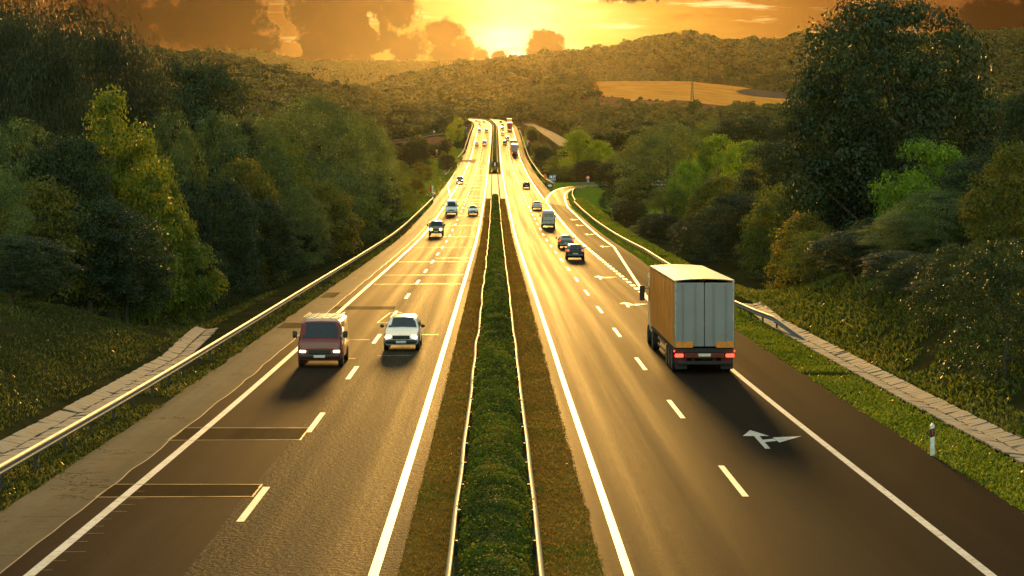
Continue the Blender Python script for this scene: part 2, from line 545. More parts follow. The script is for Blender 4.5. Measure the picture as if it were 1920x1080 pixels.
m_, t, out = newmat('dry_verge')
co = t.n('ShaderNodeTexCoord').outputs['Object']
nA = t.noise(co, 0.25, 6, .65); nB = t.noise(co, 3.5, 6, .7); nC = t.noise(co, 22.0, 3, .7)
c = t.mix(t.smooth(nB, .35, .68), (.150, .098, .018), (.26, .170, .036))
c = t.mix(t.smooth(nA, .50, .64, 0, .8), c, t.mix(nC, (.06, .095, .012), (.11, .145, .022)))
c = t.mix(t.smooth(nC, .55, .7, 0, .45), c, (.06, .036, .014))
bp = t.n('ShaderNodeBump'); bp.inputs['Strength'].default_value = .9; bp.inputs['Distance'].default_value = .05
t.put(bp.inputs['Height'], t.m('ADD', nB, nC))
principled(t, out, Base_Color=c, Roughness=1, Specular_IOR_Level=.0, Normal=bp.outputs[0])


def leaf_mat(name, ca, cb, cc=None, trans=.35, rough=.5, spec=.35, lo=(.82, .86, .85), hi=(1.15, 1.08, 1.0)):
    """leaves: tint (0..1 per leaf) picks the colour, thin leaves let the low sun through"""
    m_, t, out = newmat(name)
    tn = attr(t, 'tint')
    oi = t.n('ShaderNodeObjectInfo').outputs['Random']
    c = t.mix(t.smooth(tn, .1, .9), ca, cb)
    if cc: c = t.mix(t.smooth(tn, .86, .97), c, cc)
    c = t.mix(1.0, c, t.mix(oi, lo, hi), 'MULTIPLY')
    b = t.n('ShaderNodeBsdfPrincipled')
    t.put(b.inputs['Base Color'], c); b.inputs['Roughness'].default_value = rough; b.inputs['Specular IOR Level'].default_value = spec
    tr = t.n('ShaderNodeBsdfTranslucent')
    t.put(tr.inputs[0], t.mix(1.0, c, (1.9, 1.75, .7), 'MULTIPLY'))
    mx = t.n('ShaderNodeMixShader'); mx.inputs[0].default_value = trans
    t.t.links.new(b.outputs[0], mx.inputs[1]); t.t.links.new(tr.outputs[0], mx.inputs[2])
    t.t.links.new(mx.outputs[0], out.inputs[0])
    return m_


leaf_mat('leaf_willow', (.020, .030, .011), (.050, .064, .026), (.12, .13, .06), .22)
leaf_mat('leaf_maple', (.075, .115, .008), (.150, .185, .014), (.32, .24, .02), .45)
leaf_mat('leaf_silver', (.060, .092, .030), (.135, .180, .066), (.24, .28, .12), .42)
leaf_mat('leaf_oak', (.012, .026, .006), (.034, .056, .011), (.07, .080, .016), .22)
leaf_mat('leaf_bright', (.10, .18, .012), (.20, .30, .026), (.34, .36, .03), .50)
leaf_mat('leaf_olive', (.058, .088, .014), (.130, .165, .028), (.22, .21, .03), .45)
leaf_mat('leaf_autumn', (.080, .096, .012), (.170, .160, .020), (.36, .17, .016), .48)
leaf_mat('leaf_feather', (.018, .034, .009), (.046, .070, .018), (.09, .10, .026), .30)
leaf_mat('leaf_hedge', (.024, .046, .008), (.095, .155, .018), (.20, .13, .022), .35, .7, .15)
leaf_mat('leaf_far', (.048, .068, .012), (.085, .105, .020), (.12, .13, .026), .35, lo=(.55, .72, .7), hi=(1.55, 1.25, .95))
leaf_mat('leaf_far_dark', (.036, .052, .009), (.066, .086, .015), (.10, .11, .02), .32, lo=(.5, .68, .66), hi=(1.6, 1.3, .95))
leaf_mat('leaf_far_hazed', (.16, .14, .05), (.24, .21, .075), (.28, .24, .08), .40, lo=(.85, .88, .85), hi=(1.15, 1.08, .95))  # golden haze put into the leaf colour of the farthest ridge
leaf_mat('grass_blade', (.040, .058, .010), (.085, .100, .020), (.14, .11, .035), .40)
leaf_mat('grass_bank', (.062, .095, .012), (.130, .150, .026), (.17, .13, .035), .40)
leaf_mat('grass_dry', (.15, .102, .018), (.26, .175, .036), (.08, .14, .015), .35)
leaf_mat('grass_fresh', (.070, .120, .011), (.130, .185, .020), (.16, .16, .03), .45)

m_, t, out = newmat('bark')
co = t.n('ShaderNodeTexCoord').outputs['Object']
nz = t.noise(co, 9, 6, .7)
c = t.mix(nz, (.035, .026, .018), (.12, .095, .07))
bp = t.n('ShaderNodeBump'); bp.inputs['Strength'].default_value = .8; t.put(bp.inputs['Height'], nz)
principled(t, out, Base_Color=c, Roughness=.9, Normal=bp.outputs[0])

simple('galvanised', (.25, .24, .22), .6, .3, .12, 2.0)
simple('post_steel', (.055, .050, .045), .7, .2, .2, 8)
simple('concrete_slab', (.21, .185, .15), .9, 0, .45, 2.2, bump=.5)
simple('concrete_pad', (.30, .25, .20), .8, 0, .2, 1.2)
simple('matte_black', (.012, .012, .012), 1.0, 0, .2, spec=0.0)
simple('rubber', (.018, .018, .018), .75, 0, .2)
simple('rim_metal', (.35, .35, .35), .35, .8, .1)
simple('rim_dark', (.10, .10, .10), .45, .5, .1)
simple('glass_dark', (.018, .022, .026), .06, 0, .1, spec=.8)
simple('plastic_black', (.022, .022, .022), .5, 0, .2)
simple('chassis_black', (.020, .018, .017), .6, .2, .3)
simple('plate_white', (.65, .65, .60), .5)
simple('head_lamp_lit', (.8, .78, .7), .2, emit=((1.0, .66, .22), 3.2))
simple('head_lamp', (.72, .72, .70), .12, .3)
simple('tail_lamp_lit', (.5, .02, .01), .3, emit=((1.0, .03, .015), 1.6))
simple('tail_lamp', (.32, .012, .010), .2)
simple('tail_lamp_dark', (.12, .008, .006), .3)
simple('amber_board', (.75, .24, .02), .5, 0, .15)
simple('paint_maroon', (.20, .022, .015), .35, 0, .1, coat=.5)
simple('paint_white', (.72, .72, .70), .3, 0, .06, coat=.5)
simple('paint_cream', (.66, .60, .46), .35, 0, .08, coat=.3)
simple('paint_khaki', (.26, .22, .12), .45, 0, .1, coat=.2)
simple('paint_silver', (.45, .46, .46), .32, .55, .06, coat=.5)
simple('paint_grey', (.17, .18, .17), .32, .4, .08, coat=.5)
simple('paint_green_grey', (.14, .16, .13), .32, .4, .08, coat=.5)
simple('paint_dark', (.022, .024, .028), .28, .1, .1, coat=.6)
simple('paint_navy', (.018, .022, .045), .28, .1, .1, coat=.6)
simple('paint_brown', (.09, .035, .018), .35, .1, .1, coat=.5)
simple('paint_red', (.42, .04, .03), .35, 0, .1, coat=.5)
simple('paint_blue', (.05, .10, .30), .35, 0, .1, coat=.5)
simple('tarp_orange', (.80, .27, .035), .55, 0, .12, 1.2, bump=.2)
simple('door_grey', (.235, .235, .26), .45, .1, .06, 1.0)
simple('roof_cream', (.50, .46, .37), .5, 0, .1, 1.0)
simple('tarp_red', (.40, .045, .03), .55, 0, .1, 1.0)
simple('sign_white', (.78, .78, .76), .4)
simple('sign_blue', (.025, .07, .38), .4)
simple('sign_red', (.50, .035, .025), .4)
simple('sign_black', (.02, .02, .02), .45)
simple('sign_back', (.28, .29, .30), .5, .5)
simple('sign_orange', (.60, .14, .03), .5)
simple('teal_paint', (.02, .16, .16), .5)
simple('wood_pole', (.11, .075, .05), .85, 0, .3)
simple('steel_pole', (.26, .25, .23), .5, .5)
simple('bloom_bright', (.16, .26, .03), .8)
# ------------------------------------------------------------------ terrain
DK = np.array([4, 150, 300, 500, 700, 900, 1100, 1500, 1950, 2450, 3300, 3800, 4700, 5300], float)
def tab(*p):
    a = np.array(p, float); return lambda px: np.interp(px, a[:, 0], a[:, 1])
def crest(pts, d, drop):
    return tab(*[(x, (YH - y) / F * d - drop) for x, y in pts])
t700 = tab((-900, 8), (0, 6), (500, 2), (740, -4), (860, -4), (930, -3), (1000, -4), (1100, -4), (1300, 1), (1500, 5), (1920, 8), (2800, 10))
t900 = tab((-900, 24), (0, 20), (500, 9), (740, 2), (860, 4.5), (930, 5), (1000, 5.5), (1100, 6), (1300, 10), (1500, 14), (1920, 18), (2800, 22))
t1100 = tab((-900, 40), (0, 34), (500, 22), (740, 13), (860, 15.5), (930, 15.5), (1000, 16), (1100, 18), (1300, 22), (1500, 25), (1920, 30), (2800, 35))
t1500 = tab((-900, 72), (0, 66), (300, 60), (500, 47), (640, 37), (740, 31), (860, 29), (930, 29), (1000, 31), (1100, 42), (1130, 44), (1300, 41), (1500, 33), (1920, 35), (2800, 40))
t1950 = crest([(-900, 60), (0, 80), (260, 101), (330, 105), (430, 115), (480, 124), (530, 141), (600, 160), (640, 172), (720, 193), (800, 209), (860, 218), (900, 220), (930, 208),
               (1000, 181), (1050, 163), (1085, 150), (1120, 146), (1150, 145), (1290, 145), (1350, 151), (1490, 168), (1600, 180), (1920, 190), (2800, 200)], 1950, 5)
t2500 = tab((-900, 84), (300, 74), (640, 56), (800, 48), (930, 48), (1100, 58), (1500, 52), (2800, 58))
t4000 = crest([(-900, 155), (300, 180), (500, 186), (600, 180), (690, 168), (740, 150), (800, 137), (870, 122), (960, 111), (1040, 103), (1090, 99), (1150, 92), (1190, 80), (1215, 73), (1250, 69),
               (1300, 70), (1330, 75), (1400, 83), (1450, 77), (1500, 70), (1560, 67), (1700, 68), (1830, 64), (1920, 58), (2800, 60)], 3300, 7)
t6200 = crest([(-900, 130), (300, 104), (450, 97), (480, 97), (530, 108), (580, 118), (650, 117), (740, 117), (870, 119), (1000, 127), (2800, 130)], 4700, 5)


def lerp(a, b, t_): return a + (b - a) * t_
def sstep(x, a, b):
    t_ = np.clip((x - a) / (b - a), 0, 1); return t_ * t_ * (3 - 2 * t_)


PXG = np.concatenate([np.arange(-2400, -900, 100), np.arange(-900, 2800, 12.0), np.arange(2800, 4400, 100)])
DG = np.concatenate([drange(14, 320, .012, .5)[:-1], drange(320, 2600, .016)[:-1], drange(2600, 5320, .016)])
_knots = np.stack([np.full_like(PXG, -8.9), np.full_like(PXG, -10.2), lerp(-11.0, -9.0, sstep(PXG, 1100, 2000)), lerp(-8.8, -5.0, sstep(PXG, 1200, 2000)), t700(PXG), t900(PXG), t1100(PXG), t1500(PXG), t1950(PXG),
                   t2500(PXG), t4000(PXG), t4000(PXG) * .8, t6200(PXG), t6200(PXG) * .7])
TZ = pchip(DK, _knots, DG)                       # rows d, columns px
GXX = (PXG[None, :] - CX) / F * DG[:, None]
GDD = np.repeat(DG[:, None], len(PXG), 1)
S = GXX - xr(GDD)
S = np.where(GDD > 1300, S / np.sqrt(1 + ((xr(GDD + 20) - xr(GDD - 20)) / 40) ** 2), S)
# rolling unevenness
nz = np.array([[mnoise.fractal(Vector((GXX[i, j] * .018, DG[i] * .018, 3.0)), 1.0, 2.0, 4) for j in range(len(PXG))] for i in range(len(DG))])
TZ = TZ + nz * np.clip(GDD / 1500, .10, 5.0) * 2.2 * np.where((GDD > 1500) & (GDD < 2100) & (GXX > 50), .25, 1.0)
# left embankment carrying the side road beyond the verge
EMB_D, EMB_Z = 905.0, lambda px: (YH - np.interp(px, [600, 735, 848], [274, 267, 252])) / F * 905.0
emb = sstep(PXG, 855, 838)[None, :] * sstep(PXG, 380, 560)[None, :]
prof = np.where(GDD < EMB_D, sstep(GDD, EMB_D - 48, EMB_D - 6), sstep(GDD, EMB_D + 70, EMB_D + 8))
TZ = lerp(TZ, np.maximum(TZ, EMB_Z(PXG)[None, :] - .05), emb * prof)
# cut banks of the near road
def lbank(s, d):
    h = np.interp(d, [0, 88, 100, 110, 125], [3.2, 3.0, 2.2, .3, -1.3])
    h = np.where(h > 0, h * (.15 + .85 * sstep(-s, 15.4, 22.0)) * np.clip((-s - 15.4) / 1.0, 0, 1), h * sstep(-s, 15.4, 20))
    return h + np.where(d < 110, .6 * sstep(-s, 22, 60), 0)
def rbank(s, d):
    h = np.interp(d, [0, 110, 128, 140, 152], [4.2, 4.0, 3.2, 1.2, -1.4])
    return np.where(h > 0, h * sstep(s, 16.8, 24.5) + np.where(d < 140, 1.8 * sstep(s, 24, 50), 0), h * sstep(s, 16.8, 22))
near = np.where(S < 0, lbank(S, GDD), rbank(S, GDD)) + zr(GDD) - .05
near = near + nz * .22 * sstep(np.abs(S), 16.5, 19)
TZ = lerp(near, TZ, sstep(GDD, 150, 230))
# corridor of the road itself
WL = np.interp(DG, [0, 380, 430, 800, 860, 2600], [13.9, 13.9, 15.6, 15.6, 13.9, 13.5])
WR = np.interp(DG, [0, 130, 200, 420, 520, 600, 2600], [14.6, 14.8, 17.0, 17.0, 16.8, 14.6, 14.2])
BL = np.where(DG < 150, 1.2, np.interp(DG, [150, 260, 600, 1200, 2600], [1.2, 6, 9, 14, 26]))
wl = sstep(-S, WL[:, None], (WL + BL)[:, None]); wr_ = sstep(S, WR[:, None], (WR + BL)[:, None])
wq = np.where(S < 0, wl, wr_)
road_on = sstep(GDD, 2350, 2100)
TZ = lerp(TZ, lerp(zr(GDD) - .07, TZ, wq), road_on)
# exit ramp and its fork
ramp_m = sstep(GXX, 8, 11) * sstep(GXX, 60, 34) * sstep(GDD, 405, 440) * sstep(GDD, 590, 545)
TZ = lerp(TZ, zr(GDD) - .07, ramp_m)
# left entry road
ent_m = sstep(-GXX, 14, 17) * sstep(-GXX, 60, 46) * sstep(GDD, 735, 752) * sstep(GDD, 800, 784)
TZ = lerp(TZ, zr(GDD) - .07, ent_m)
# right side road on its shelf
SR = np.array([(PX(px, d), d, PZ(py, d)) for px, py, d in ((985, 229, 1380), (1005, 238.5, 1250), (1027, 249, 1080), (1042, 258, 965), (1054, 266.5, 880), (1075, 281, 790))])
SRo = SR[np.argsort(SR[:, 1])]
sx = np.interp(GDD, SRo[:, 1], SRo[:, 0]); sz = np.interp(GDD, SRo[:, 1], SRo[:, 2])
srm = sstep(np.abs(GXX - sx), 11, 5.5) * sstep(GDD, 790, 830) * sstep(GDD, 1380, 1330)
TZ = lerp(TZ, sz - .08, srm)

# ground cover masks
hsum = np.zeros_like(TZ)
py_of = YH - F * TZ / GDD
fb = np.interp(PXG, [1040, 1090, 1130, 1200, 1300, 1400, 1490, 1700, 2100], [150, 168, 181, 187, 191, 203, 216, 230, 245])[None, :]
field_m = ((PXG[None, :] > np.interp(GDD, [1450, 1560, 1950], [1128, 1122, 1082])) & (GDD > 1430) & (GDD < 2080) & (py_of < fb)).astype(float)
_pr = np.hypot((PXG[None, :] - 1475) / 95, (py_of - 176 - .045 * (PXG[None, :] - 1475)) / 9.5)
plough_m = np.clip(1.5 - _pr, 0, 1) * (GDD > 1500) * (GDD < 2050)
_unused = ((field_m > 0) & (GDD > 1680) & (GDD < 1850 + 0 * GDD) & (PXG[None, :] > np.interp(GDD, [1680, 1740, 1850], [1480, 1390, 1440]))).astype(float)
soil_m = emb * np.where((GDD > EMB_D - 50) & (GDD < EMB_D - 3), 1.0, 0) * sstep(PXG, 700, 740)[None, :]
soil_m = np.maximum(soil_m, .62 * ((PXG[None, :] > 1060) & (GDD > 1250) & (GDD < 1600) & (field_m == 0)))
_mn = nz * 2.2
fr_l = sstep(-S, 12.0, 12.6) * sstep(-S, 20.5, 17) * sstep(GDD, 320, 350) * sstep(GDD, 900, 870)
fr_p = sstep(-S, 12.0, 12.6) * sstep(-S + _mn, 31, 26) * sstep(GDD, 420, 440) * sstep(GDD, 725, 690)
_rw = np.where(GDD > 545, 15.8, 19.0)
fr_r = sstep(S, 12.7, 13.2) * np.clip((_rw + _mn - S) / 2.5, 0, 1) * sstep(GDD, 135, 150) * sstep(GDD, 1250, 1150)
fr_x = sstep(GXX, 12, 14) * sstep(GXX + _mn, 36, 26) * sstep(GDD, 370, 400) * sstep(GDD, 560, 535)
fresh_m = np.maximum(np.maximum(fr_l, fr_p), np.maximum(fr_r, fr_x))
fresh_m = np.maximum(fresh_m, ((GDD < 150) & (np.abs(S) > 12.3)) * .28)

nr, nc = TZ.shape
vv = np.stack([GXX, GDD, TZ], -1).reshape(-1, 3)
ii = (np.arange(nr - 1)[:, None] * nc + np.arange(nc - 1)[None, :]).ravel()
ff = np.stack([ii, ii + 1, ii + nc + 1, ii + nc], 1)
me = make_mesh('ground', vv, ff, MATS['ground'], smooth=True, attrs={'field': field_m.ravel(), 'plough': plough_m.ravel(), 'soil': soil_m.ravel(), 'fresh': fresh_m.ravel()})
tag(link('ground', me), 'rolling ground of valley, wooded hills, verges and golden field', 'ground', kind='structure')


def tz(X, d, arr=None):
    """terrain height (or another grid) at X, d"""
    arr = TZ if arr is None else arr
    X = np.asarray(X, float); d = np.asarray(d, float)
    px = CX + F * X / d
    i = np.clip(np.searchsorted(DG, d) - 1, 0, nr - 2); j = np.clip(np.searchsorted(PXG, px) - 1, 0, nc - 2)
    a = np.clip((d - DG[i]) / (DG[i + 1] - DG[i]), 0, 1); b = np.clip((px - PXG[j]) / (PXG[j + 1] - PXG[j]), 0, 1)
    return (arr[i, j] * (1 - a) * (1 - b) + arr[i + 1, j] * a * (1 - b) + arr[i, j + 1] * (1 - a) * b + arr[i + 1, j + 1] * a * b)


# ------------------------------------------------------------------ carriageways
def strip(cuts, ds, h=0.0, mats=None):
    """cuts: list of offsets (numbers or functions of d); returns verts, faces, uv, face material index"""
    cols = [np.array([c(d) if callable(c) else c for d in ds], float) for c in cuts]
    P_ = np.stack([R(c, ds, h) for c in cols], 1)            # rows, cuts, 3
    uv_ = np.stack([np.stack(cols, 1), np.repeat(ds[:, None], len(cuts), 1)], -1)
    n_r, n_c = P_.shape[:2]
    i_ = (np.arange(n_r - 1)[:, None] * n_c + np.arange(n_c - 1)[None, :])
    fs = np.stack([i_, i_ + 1, i_ + n_c + 1, i_ + n_c], -1).reshape(-1, 4)
    mi = np.tile(np.array(mats if mats else [0] * (n_c - 1)), n_r - 1)
    return P_.reshape(-1, 3), fs, uv_.reshape(-1, 2), mi


def wob(seed, amp, sc):
    return lambda d: amp * mnoise.noise(Vector((d * sc, seed * 7.7, 0)))


DS = drange(24, 2300, .012, .8)
w1, w2, w3 = wob(1, .10, .35), wob(2, .05, .2), wob(3, .14, .3)
def left_edge(d): return -(12.4 + 1.7 * sstep(d, 395, 450) * sstep(d, 850, 780)) + w3(d)
left_road = None
v_, f_, u_, m_i = strip([left_edge, lambda d: -10.45 + w1(d), lambda d: -6.62 + w2(d), lambda d: -2.15 + .4 * w1(d)], DS, 0, [0, 1, 2])
left_road = link('left_carriageway', make_mesh('left_carriageway', v_, f_, [MATS['concrete_shoulder'], MATS['asphalt_smooth'], MATS['asphalt_coarse']], m_i, uv=u_))
tag(left_road, 'carriageway of oncoming traffic with pale cracked shoulder', 'road', kind='structure')
def right_edge(d): return 12.95 + np.interp(d, [0, 128, 200, 235, 400, 425, 440, 600], [0, 0, 1.1, 1.3, 1.1, .9, 0, -.2]) + w3(d) * .5
v_, f_, u_, m_i = strip([lambda d: 2.10 + .5 * w1(d), lambda d: 10.15, right_edge], DS, 0, [0, 1])
right_road = link('right_carriageway', make_mesh('right_carriageway', v_, f_, [MATS['asphalt_right'], MATS['asphalt_shoulder']], m_i, uv=u_))
tag(right_road, 'carriageway of departing traffic with dark shoulder', 'road', kind='structure')
v_, f_, u_, m_i = strip([-2.2, -1.1, 0, 1.1, 2.2], DS, .025)
v_[:, 2] += np.array([.06 * mnoise.noise(Vector((a * 1.3, b * .8, 0))) for a, b in v_[:, :2]])
v_.reshape(-1, 5, 3)[:, [0, 4], 2] -= .05
med = link('median_ground', make_mesh('median_ground', v_, f_, MATS['dry_verge'], smooth=True))
tag(med, 'dry brown grass strip dividing the two carriageways', 'median', kind='structure')


def world_strip(A, B, h, name, mat, n=60, parent=None):
    """sheet between two photo polylines that lie on the road plane"""
    def res(p, n):
        p = np.array(p, float); L = np.concatenate([[0], np.cumsum(np.hypot(*np.diff(p, axis=0).T))])
        q = np.linspace(0, L[-1], n); return np.stack([np.interp(q, L, p[:, 0]), np.interp(q, L, p[:, 1])], 1)
    a, b = res(A, n), res(B, n)
    P_ = np.stack([a, b], 1)
    z = zr(P_[..., 1]) + h
    vs = np.concatenate([P_, z[..., None]], -1).reshape(-1, 3)
    i_ = np.arange(n - 1) * 2
    fs = np.stack([i_, i_ + 1, i_ + 3, i_ + 2], 1)
    return link(name, make_mesh(name, vs, fs, MATS[mat], uv=P_.reshape(-1, 2)), parent)


def road_xy(pts):
    o = []
    for px, py in pts:
        d = ground_d(py); o.append((PX(px, d), d))
    return o


def smooth_pl(p, it=3):
    p = np.array(p, float)
    for _ in range(it):
        q = np.empty((2 * len(p) - 2, 2)); q[0::2] = p[:-1] * .75 + p[1:] * .25; q[1::2] = p[:-1] * .25 + p[1:] * .75
        p = np.concatenate([p[:1], q, p[-1:]])
    return p


RAMP_L = smooth_pl([(6.2, 401), (6.7, 422), (8.0, 455), (10.1, 484), (12.5, 501.5), (15.1, 510), (18.8, 519), (26, 525), (40, 530), (70, 535)])
RAMP_R = smooth_pl([(10.9, 378), (11.3, 412), (11.9, 438), (12.5, 459), (13.8, 477), (15.0, 488), (17.0, 499), (20.1, 507), (27, 513), (40, 517), (70, 520)])
ramp = world_strip(RAMP_L, RAMP_R, .004, 'exit_ramp', 'asphalt_smooth', 80)
tag(ramp, 'exit ramp curving right off the main road', 'road', kind='structure')
def offs(pl, o):
    pl = np.array(pl); t_ = np.gradient(pl, axis=0); t_ /= np.linalg.norm(t_, axis=1)[:, None]
    return pl + np.stack([t_[:, 1], -t_[:, 0]], 1) * o
RL2 = offs(RAMP_L, .3); RR2 = offs(RAMP_R, -.55)
world_strip(RL2, offs(RL2, .22), .010, 'edge_line', 'road_paint', 80, ramp)
world_strip(RR2, offs(RR2, -.22), .010, 'edge_line', 'road_paint', 80, ramp)
ent = world_strip([(-13.5, 742), (-17, 752), (-26, 758), (-50, 762)], [(-13.5, 786), (-17, 779), (-26, 772), (-50, 772)], .004, 'entry_road', 'side_asphalt', 30)
tag(ent, 'small road joining the oncoming carriageway from the side', 'road', kind='structure')
# side roads
def poly_strip(P3, width, h, name, mat):
    P3 = np.array(P3, float); t_ = np.gradient(P3[:, :2], axis=0); t_ /= np.linalg.norm(t_, axis=1)[:, None]
    nn = np.stack([t_[:, 1], -t_[:, 0]], 1) * width / 2
    a = P3.copy(); b = P3.copy(); a[:, :2] -= nn; b[:, :2] += nn
    vs = np.stack([a, b], 1).reshape(-1, 3); vs[:, 2] += h
    i_ = np.arange(len(P3) - 1) * 2
    return link(name, make_mesh(name, vs, np.stack([i_, i_ + 1, i_ + 3, i_ + 2], 1), MATS[mat], uv=vs[:, :2]))
SRd = np.linspace(1375, 830, 60)
SRp = np.stack([np.interp(SRd, SRo[:, 1], SRo[:, 0]), SRd, np.interp(SRd, SRo[:, 1], SRo[:, 2])], 1)
side_r = tag(poly_strip(SRp, 7.0, .02, 'side_road', 'side_asphalt'), 'pale side road climbing behind the bushes', 'road', kind='structure')
ex = np.linspace(-100, -27, 30); epx = CX + F * ex / EMB_D
side_l = tag(poly_strip(np.stack([ex, np.full_like(ex, EMB_D + 2), EMB_Z(epx)], 1), 6.0, .06, 'side_road', 'side_asphalt'), 'side road along the top of the brown embankment', 'road', kind='structure')

# ---- painted markings (children of the road they lie on)
def line_mesh(name, a, b, ds, parent, h=.005, mat='road_paint'):
    v_, f_, u_, _m = strip([a, b], ds, h)
    return link(name, make_mesh(name, v_, f_, MATS[mat], uv=u_), parent)
line_mesh('edge_line', lambda d: -2.76, lambda d: -2.55, DS, left_road)
line_mesh('edge_line', lambda d: -9.90 + .05 * w1(d), lambda d: -9.66, DS, left_road)
line_mesh('edge_line', lambda d: 2.55, lambda d: 2.74, DS, right_road)
ds1 = drange(24, 143, .008, .5)
line_mesh('edge_line', lambda d: 10.03 + .03 * w3(d), lambda d: 10.25, ds1, right_road)
line_mesh('edge_line', lambda d: 10.05, lambda d: 10.25, drange(398, 2250, .012), right_road)
taper = lambda d: float(np.interp(d, [140, 232, 250], [10.1, 13.3, 13.35]))
line_mesh('edge_line', lambda d: taper(d), lambda d: taper(d) + .22, drange(140, 378, .01, .8), right_road, h=.007)
def dashes(name, s0, w, starts, L, parent, h=.005):
    vs, fs, us = [], [], []
    for d0 in starts:
        ds = np.linspace(d0, d0 + L, 4)
        v_, f_, u_, _m = strip([s0, s0 + w], ds, h)
        fs.append(f_ + sum(len(x) for x in vs)); vs.append(v_); us.append(u_)
    return link(name, make_mesh(name, np.concatenate(vs), np.concatenate(fs), MATS['road_paint'], uv=np.concatenate(us)), parent)
dashes('lane_dashes', 6.28, .17, np.arange(53.4 - 18, 2000, 17.9), 5.9, right_road)
dashes('lane_dashes', -6.37, .19, np.arange(49.5 - 18, 2000, 17.9), 5.7, left_road)
dashes('exit_dashes', 10.1, .34, np.arange(145, 396, 4.4), 2.4, right_road)
# merge line of the entry lane on the left
v_, f_, u_, _m = strip([lambda d: float(np.interp(d, [428, 520, 780], [-9.75, -12.55, -13.6])), lambda d: float(np.interp(d, [428, 520, 780], [-9.5, -12.3, -13.35]))], drange(428, 780, .008), .007)
link('merge_line', make_mesh('merge_line', v_, f_, MATS['road_paint'], uv=u_), left_road)
# direction arrows: straight on, with a branch to the right
def arrow(s0, d0, parent, branch=True, k=1.0, left=False, sk=1.0):
    polys = [[(0.09, 0.49), (0.25, 0.49), (0.32, 3.69), (0.14, 3.69)], [(-0.22, 3.64), (0.63, 3.64), (0.21, 5.22)], [(0.7, 2.36), (0.68, 2.91), (0.23, 2.59), (0.25, 2.05)], [(1.66, 3.55), (0.69, 3.23), (0.72, 1.92)]]
    if left:
        polys = [[(-.09, 0), (.09, 0), (.09, 2.2), (-.09, 2.2)], [(.09, 1.8), (.09, 2.4), (-.7, 3.0), (-.7, 2.5)], [(-.6, 1.9), (-.6, 3.6), (-1.5, 2.9)]]
    vs, fs = [], []
    for n_, p in enumerate(polys):
        b = len(vs)
        for x, y in p:
            vs.append(tuple(R(s0 + x * k * sk, d0 + y * k, .006 + .002 * n_)))
        fs.append(tuple(range(b, b + len(p))))
    link('arrow_marking', make_mesh('arrow_marking', vs, fs, MATS['road_paint']), parent)
arrow(8.05, 62.5, right_road, sk=1.0)
arrow(8.15, ground_d(577), right_road)
arrow(8.15, ground_d(524), right_road)
for py_, s_ in ((464, 12.0), (441, 12.0), (424, 12.0), (413, 12.0)):
    arrow(s_, ground_d(py_), right_road, k=.8, sk=.9)
# repaired joints: dark patches framed by pale sealant, and pale transverse seals across the oncoming lanes
def patch(s0, s1, d0, d1):
    v_, f_, u_, _m = strip(list(np.linspace(s0, s1, 8)), np.linspace(d0, d1, 3), .0025)
    return (v_, f_, u_)
vs, fs, us = [], [], []
for s0, s1, d0, d1 in ((-10.45, -6.45, 53.3, 55.6), (-10.5, -6.35, 65.2, 68.5), (-12.2, -10.9, 113, 117), (-12.2, -11.2, 140, 146), (-10.4, -6.5, 128, 131)):
    v_, f_, u_ = patch(s0, s1, d0, d1)
    fs.append(f_ + sum(len(x) for x in vs)); vs.append(v_); us.append(u_)
link('repair_patch', make_mesh('repair_patch', np.concatenate(vs), np.concatenate(fs), MATS['asphalt_patch'], uv=np.concatenate(us)), left_road)
rs = random.Random(5)
vs, fs, us = [], [], []
def seal(s0, s1, d0, d1, w):
    """thin irregular bead of sealant from (s0,d0) to (s1,d1)"""
    n_ = 10
    ss = np.linspace(s0, s1, n_); dd = np.linspace(d0, d1, n_)
    across = abs(s1 - s0) > abs(d1 - d0) * .3
    a, b = [], []
    for s_, d_ in zip(ss, dd):
        ww = w * (.6 + .8 * rs.random())
        if across: a.append(R(s_, d_ - ww, .0085)); b.append(R(s_, d_ + ww, .0085))
        else: a.append(R(s_ - ww * .3, d_, .0085)); b.append(R(s_ + ww * .3, d_, .0085))
    v_ = np.stack([np.array(a), np.array(b)], 1).reshape(-1, 3)
    i_ = np.arange(n_ - 1) * 2
    fs.append(np.stack([i_, i_ + 1, i_ + 3, i_ + 2], 1) + sum(len(x) for x in vs)); vs.append(v_); us.append(v_[:, :2])
for s0, s1, d0, d1 in ((-10.45, -6.45, 53.3, 55.6), (-10.5, -6.35, 65.2, 68.5)):
    seal(s0, s1, d0, d0 + .1, .035); seal(s0, s1, d1, d1 - .05, .035); seal(s1, s1, d0, d1, .09); seal(s0 - .05, s0, d0, d1, .05)
for py_ in (610, 628, 637, 667):
    d_ = ground_d(py_); seal(-6.3 + rs.random(), -2.9 - 1.5 * rs.random(), d_, d_ + .2, .05)
for py_ in (637, 672):
    d_ = ground_d(py_); seal(-8.6, -6.6, d_, d_, .05)
for py_ in (533, 516, 491, 484, 464, 444, 423, 404, 391, 380, 375, 368, 356, 349, 343, 335, 329, 316, 310):
    d_ = ground_d(py_); a_ = rs.random() < .5
    seal(-9.5 if a_ or py_ > 500 else -6.2, -2.9, d_, d_ + .6, .0005 * d_ * (.6 + rs.random()))
for py_ in (309, 315):
    d_ = ground_d(py_); seal(2.9, 9.9, d_, d_, .35)
seal(-6.9, -6.6, 117, 125, .09); seal(-6.6, -5.9, 125, 125.3, .06); seal(-6.9, -6.2, 117, 117, .05)
for k in range(12):
    d_ = 42 + k * 1.1 + rs.random() * .3
    seal(-9.68, -9.68 + .25 + .3 * rs.random(), d_, d_ + .02, .009)
link('crack_seal', make_mesh('crack_seal', np.concatenate(vs), np.concatenate(fs), MATS['seal_line'], uv=np.concatenate(us)), left_road)
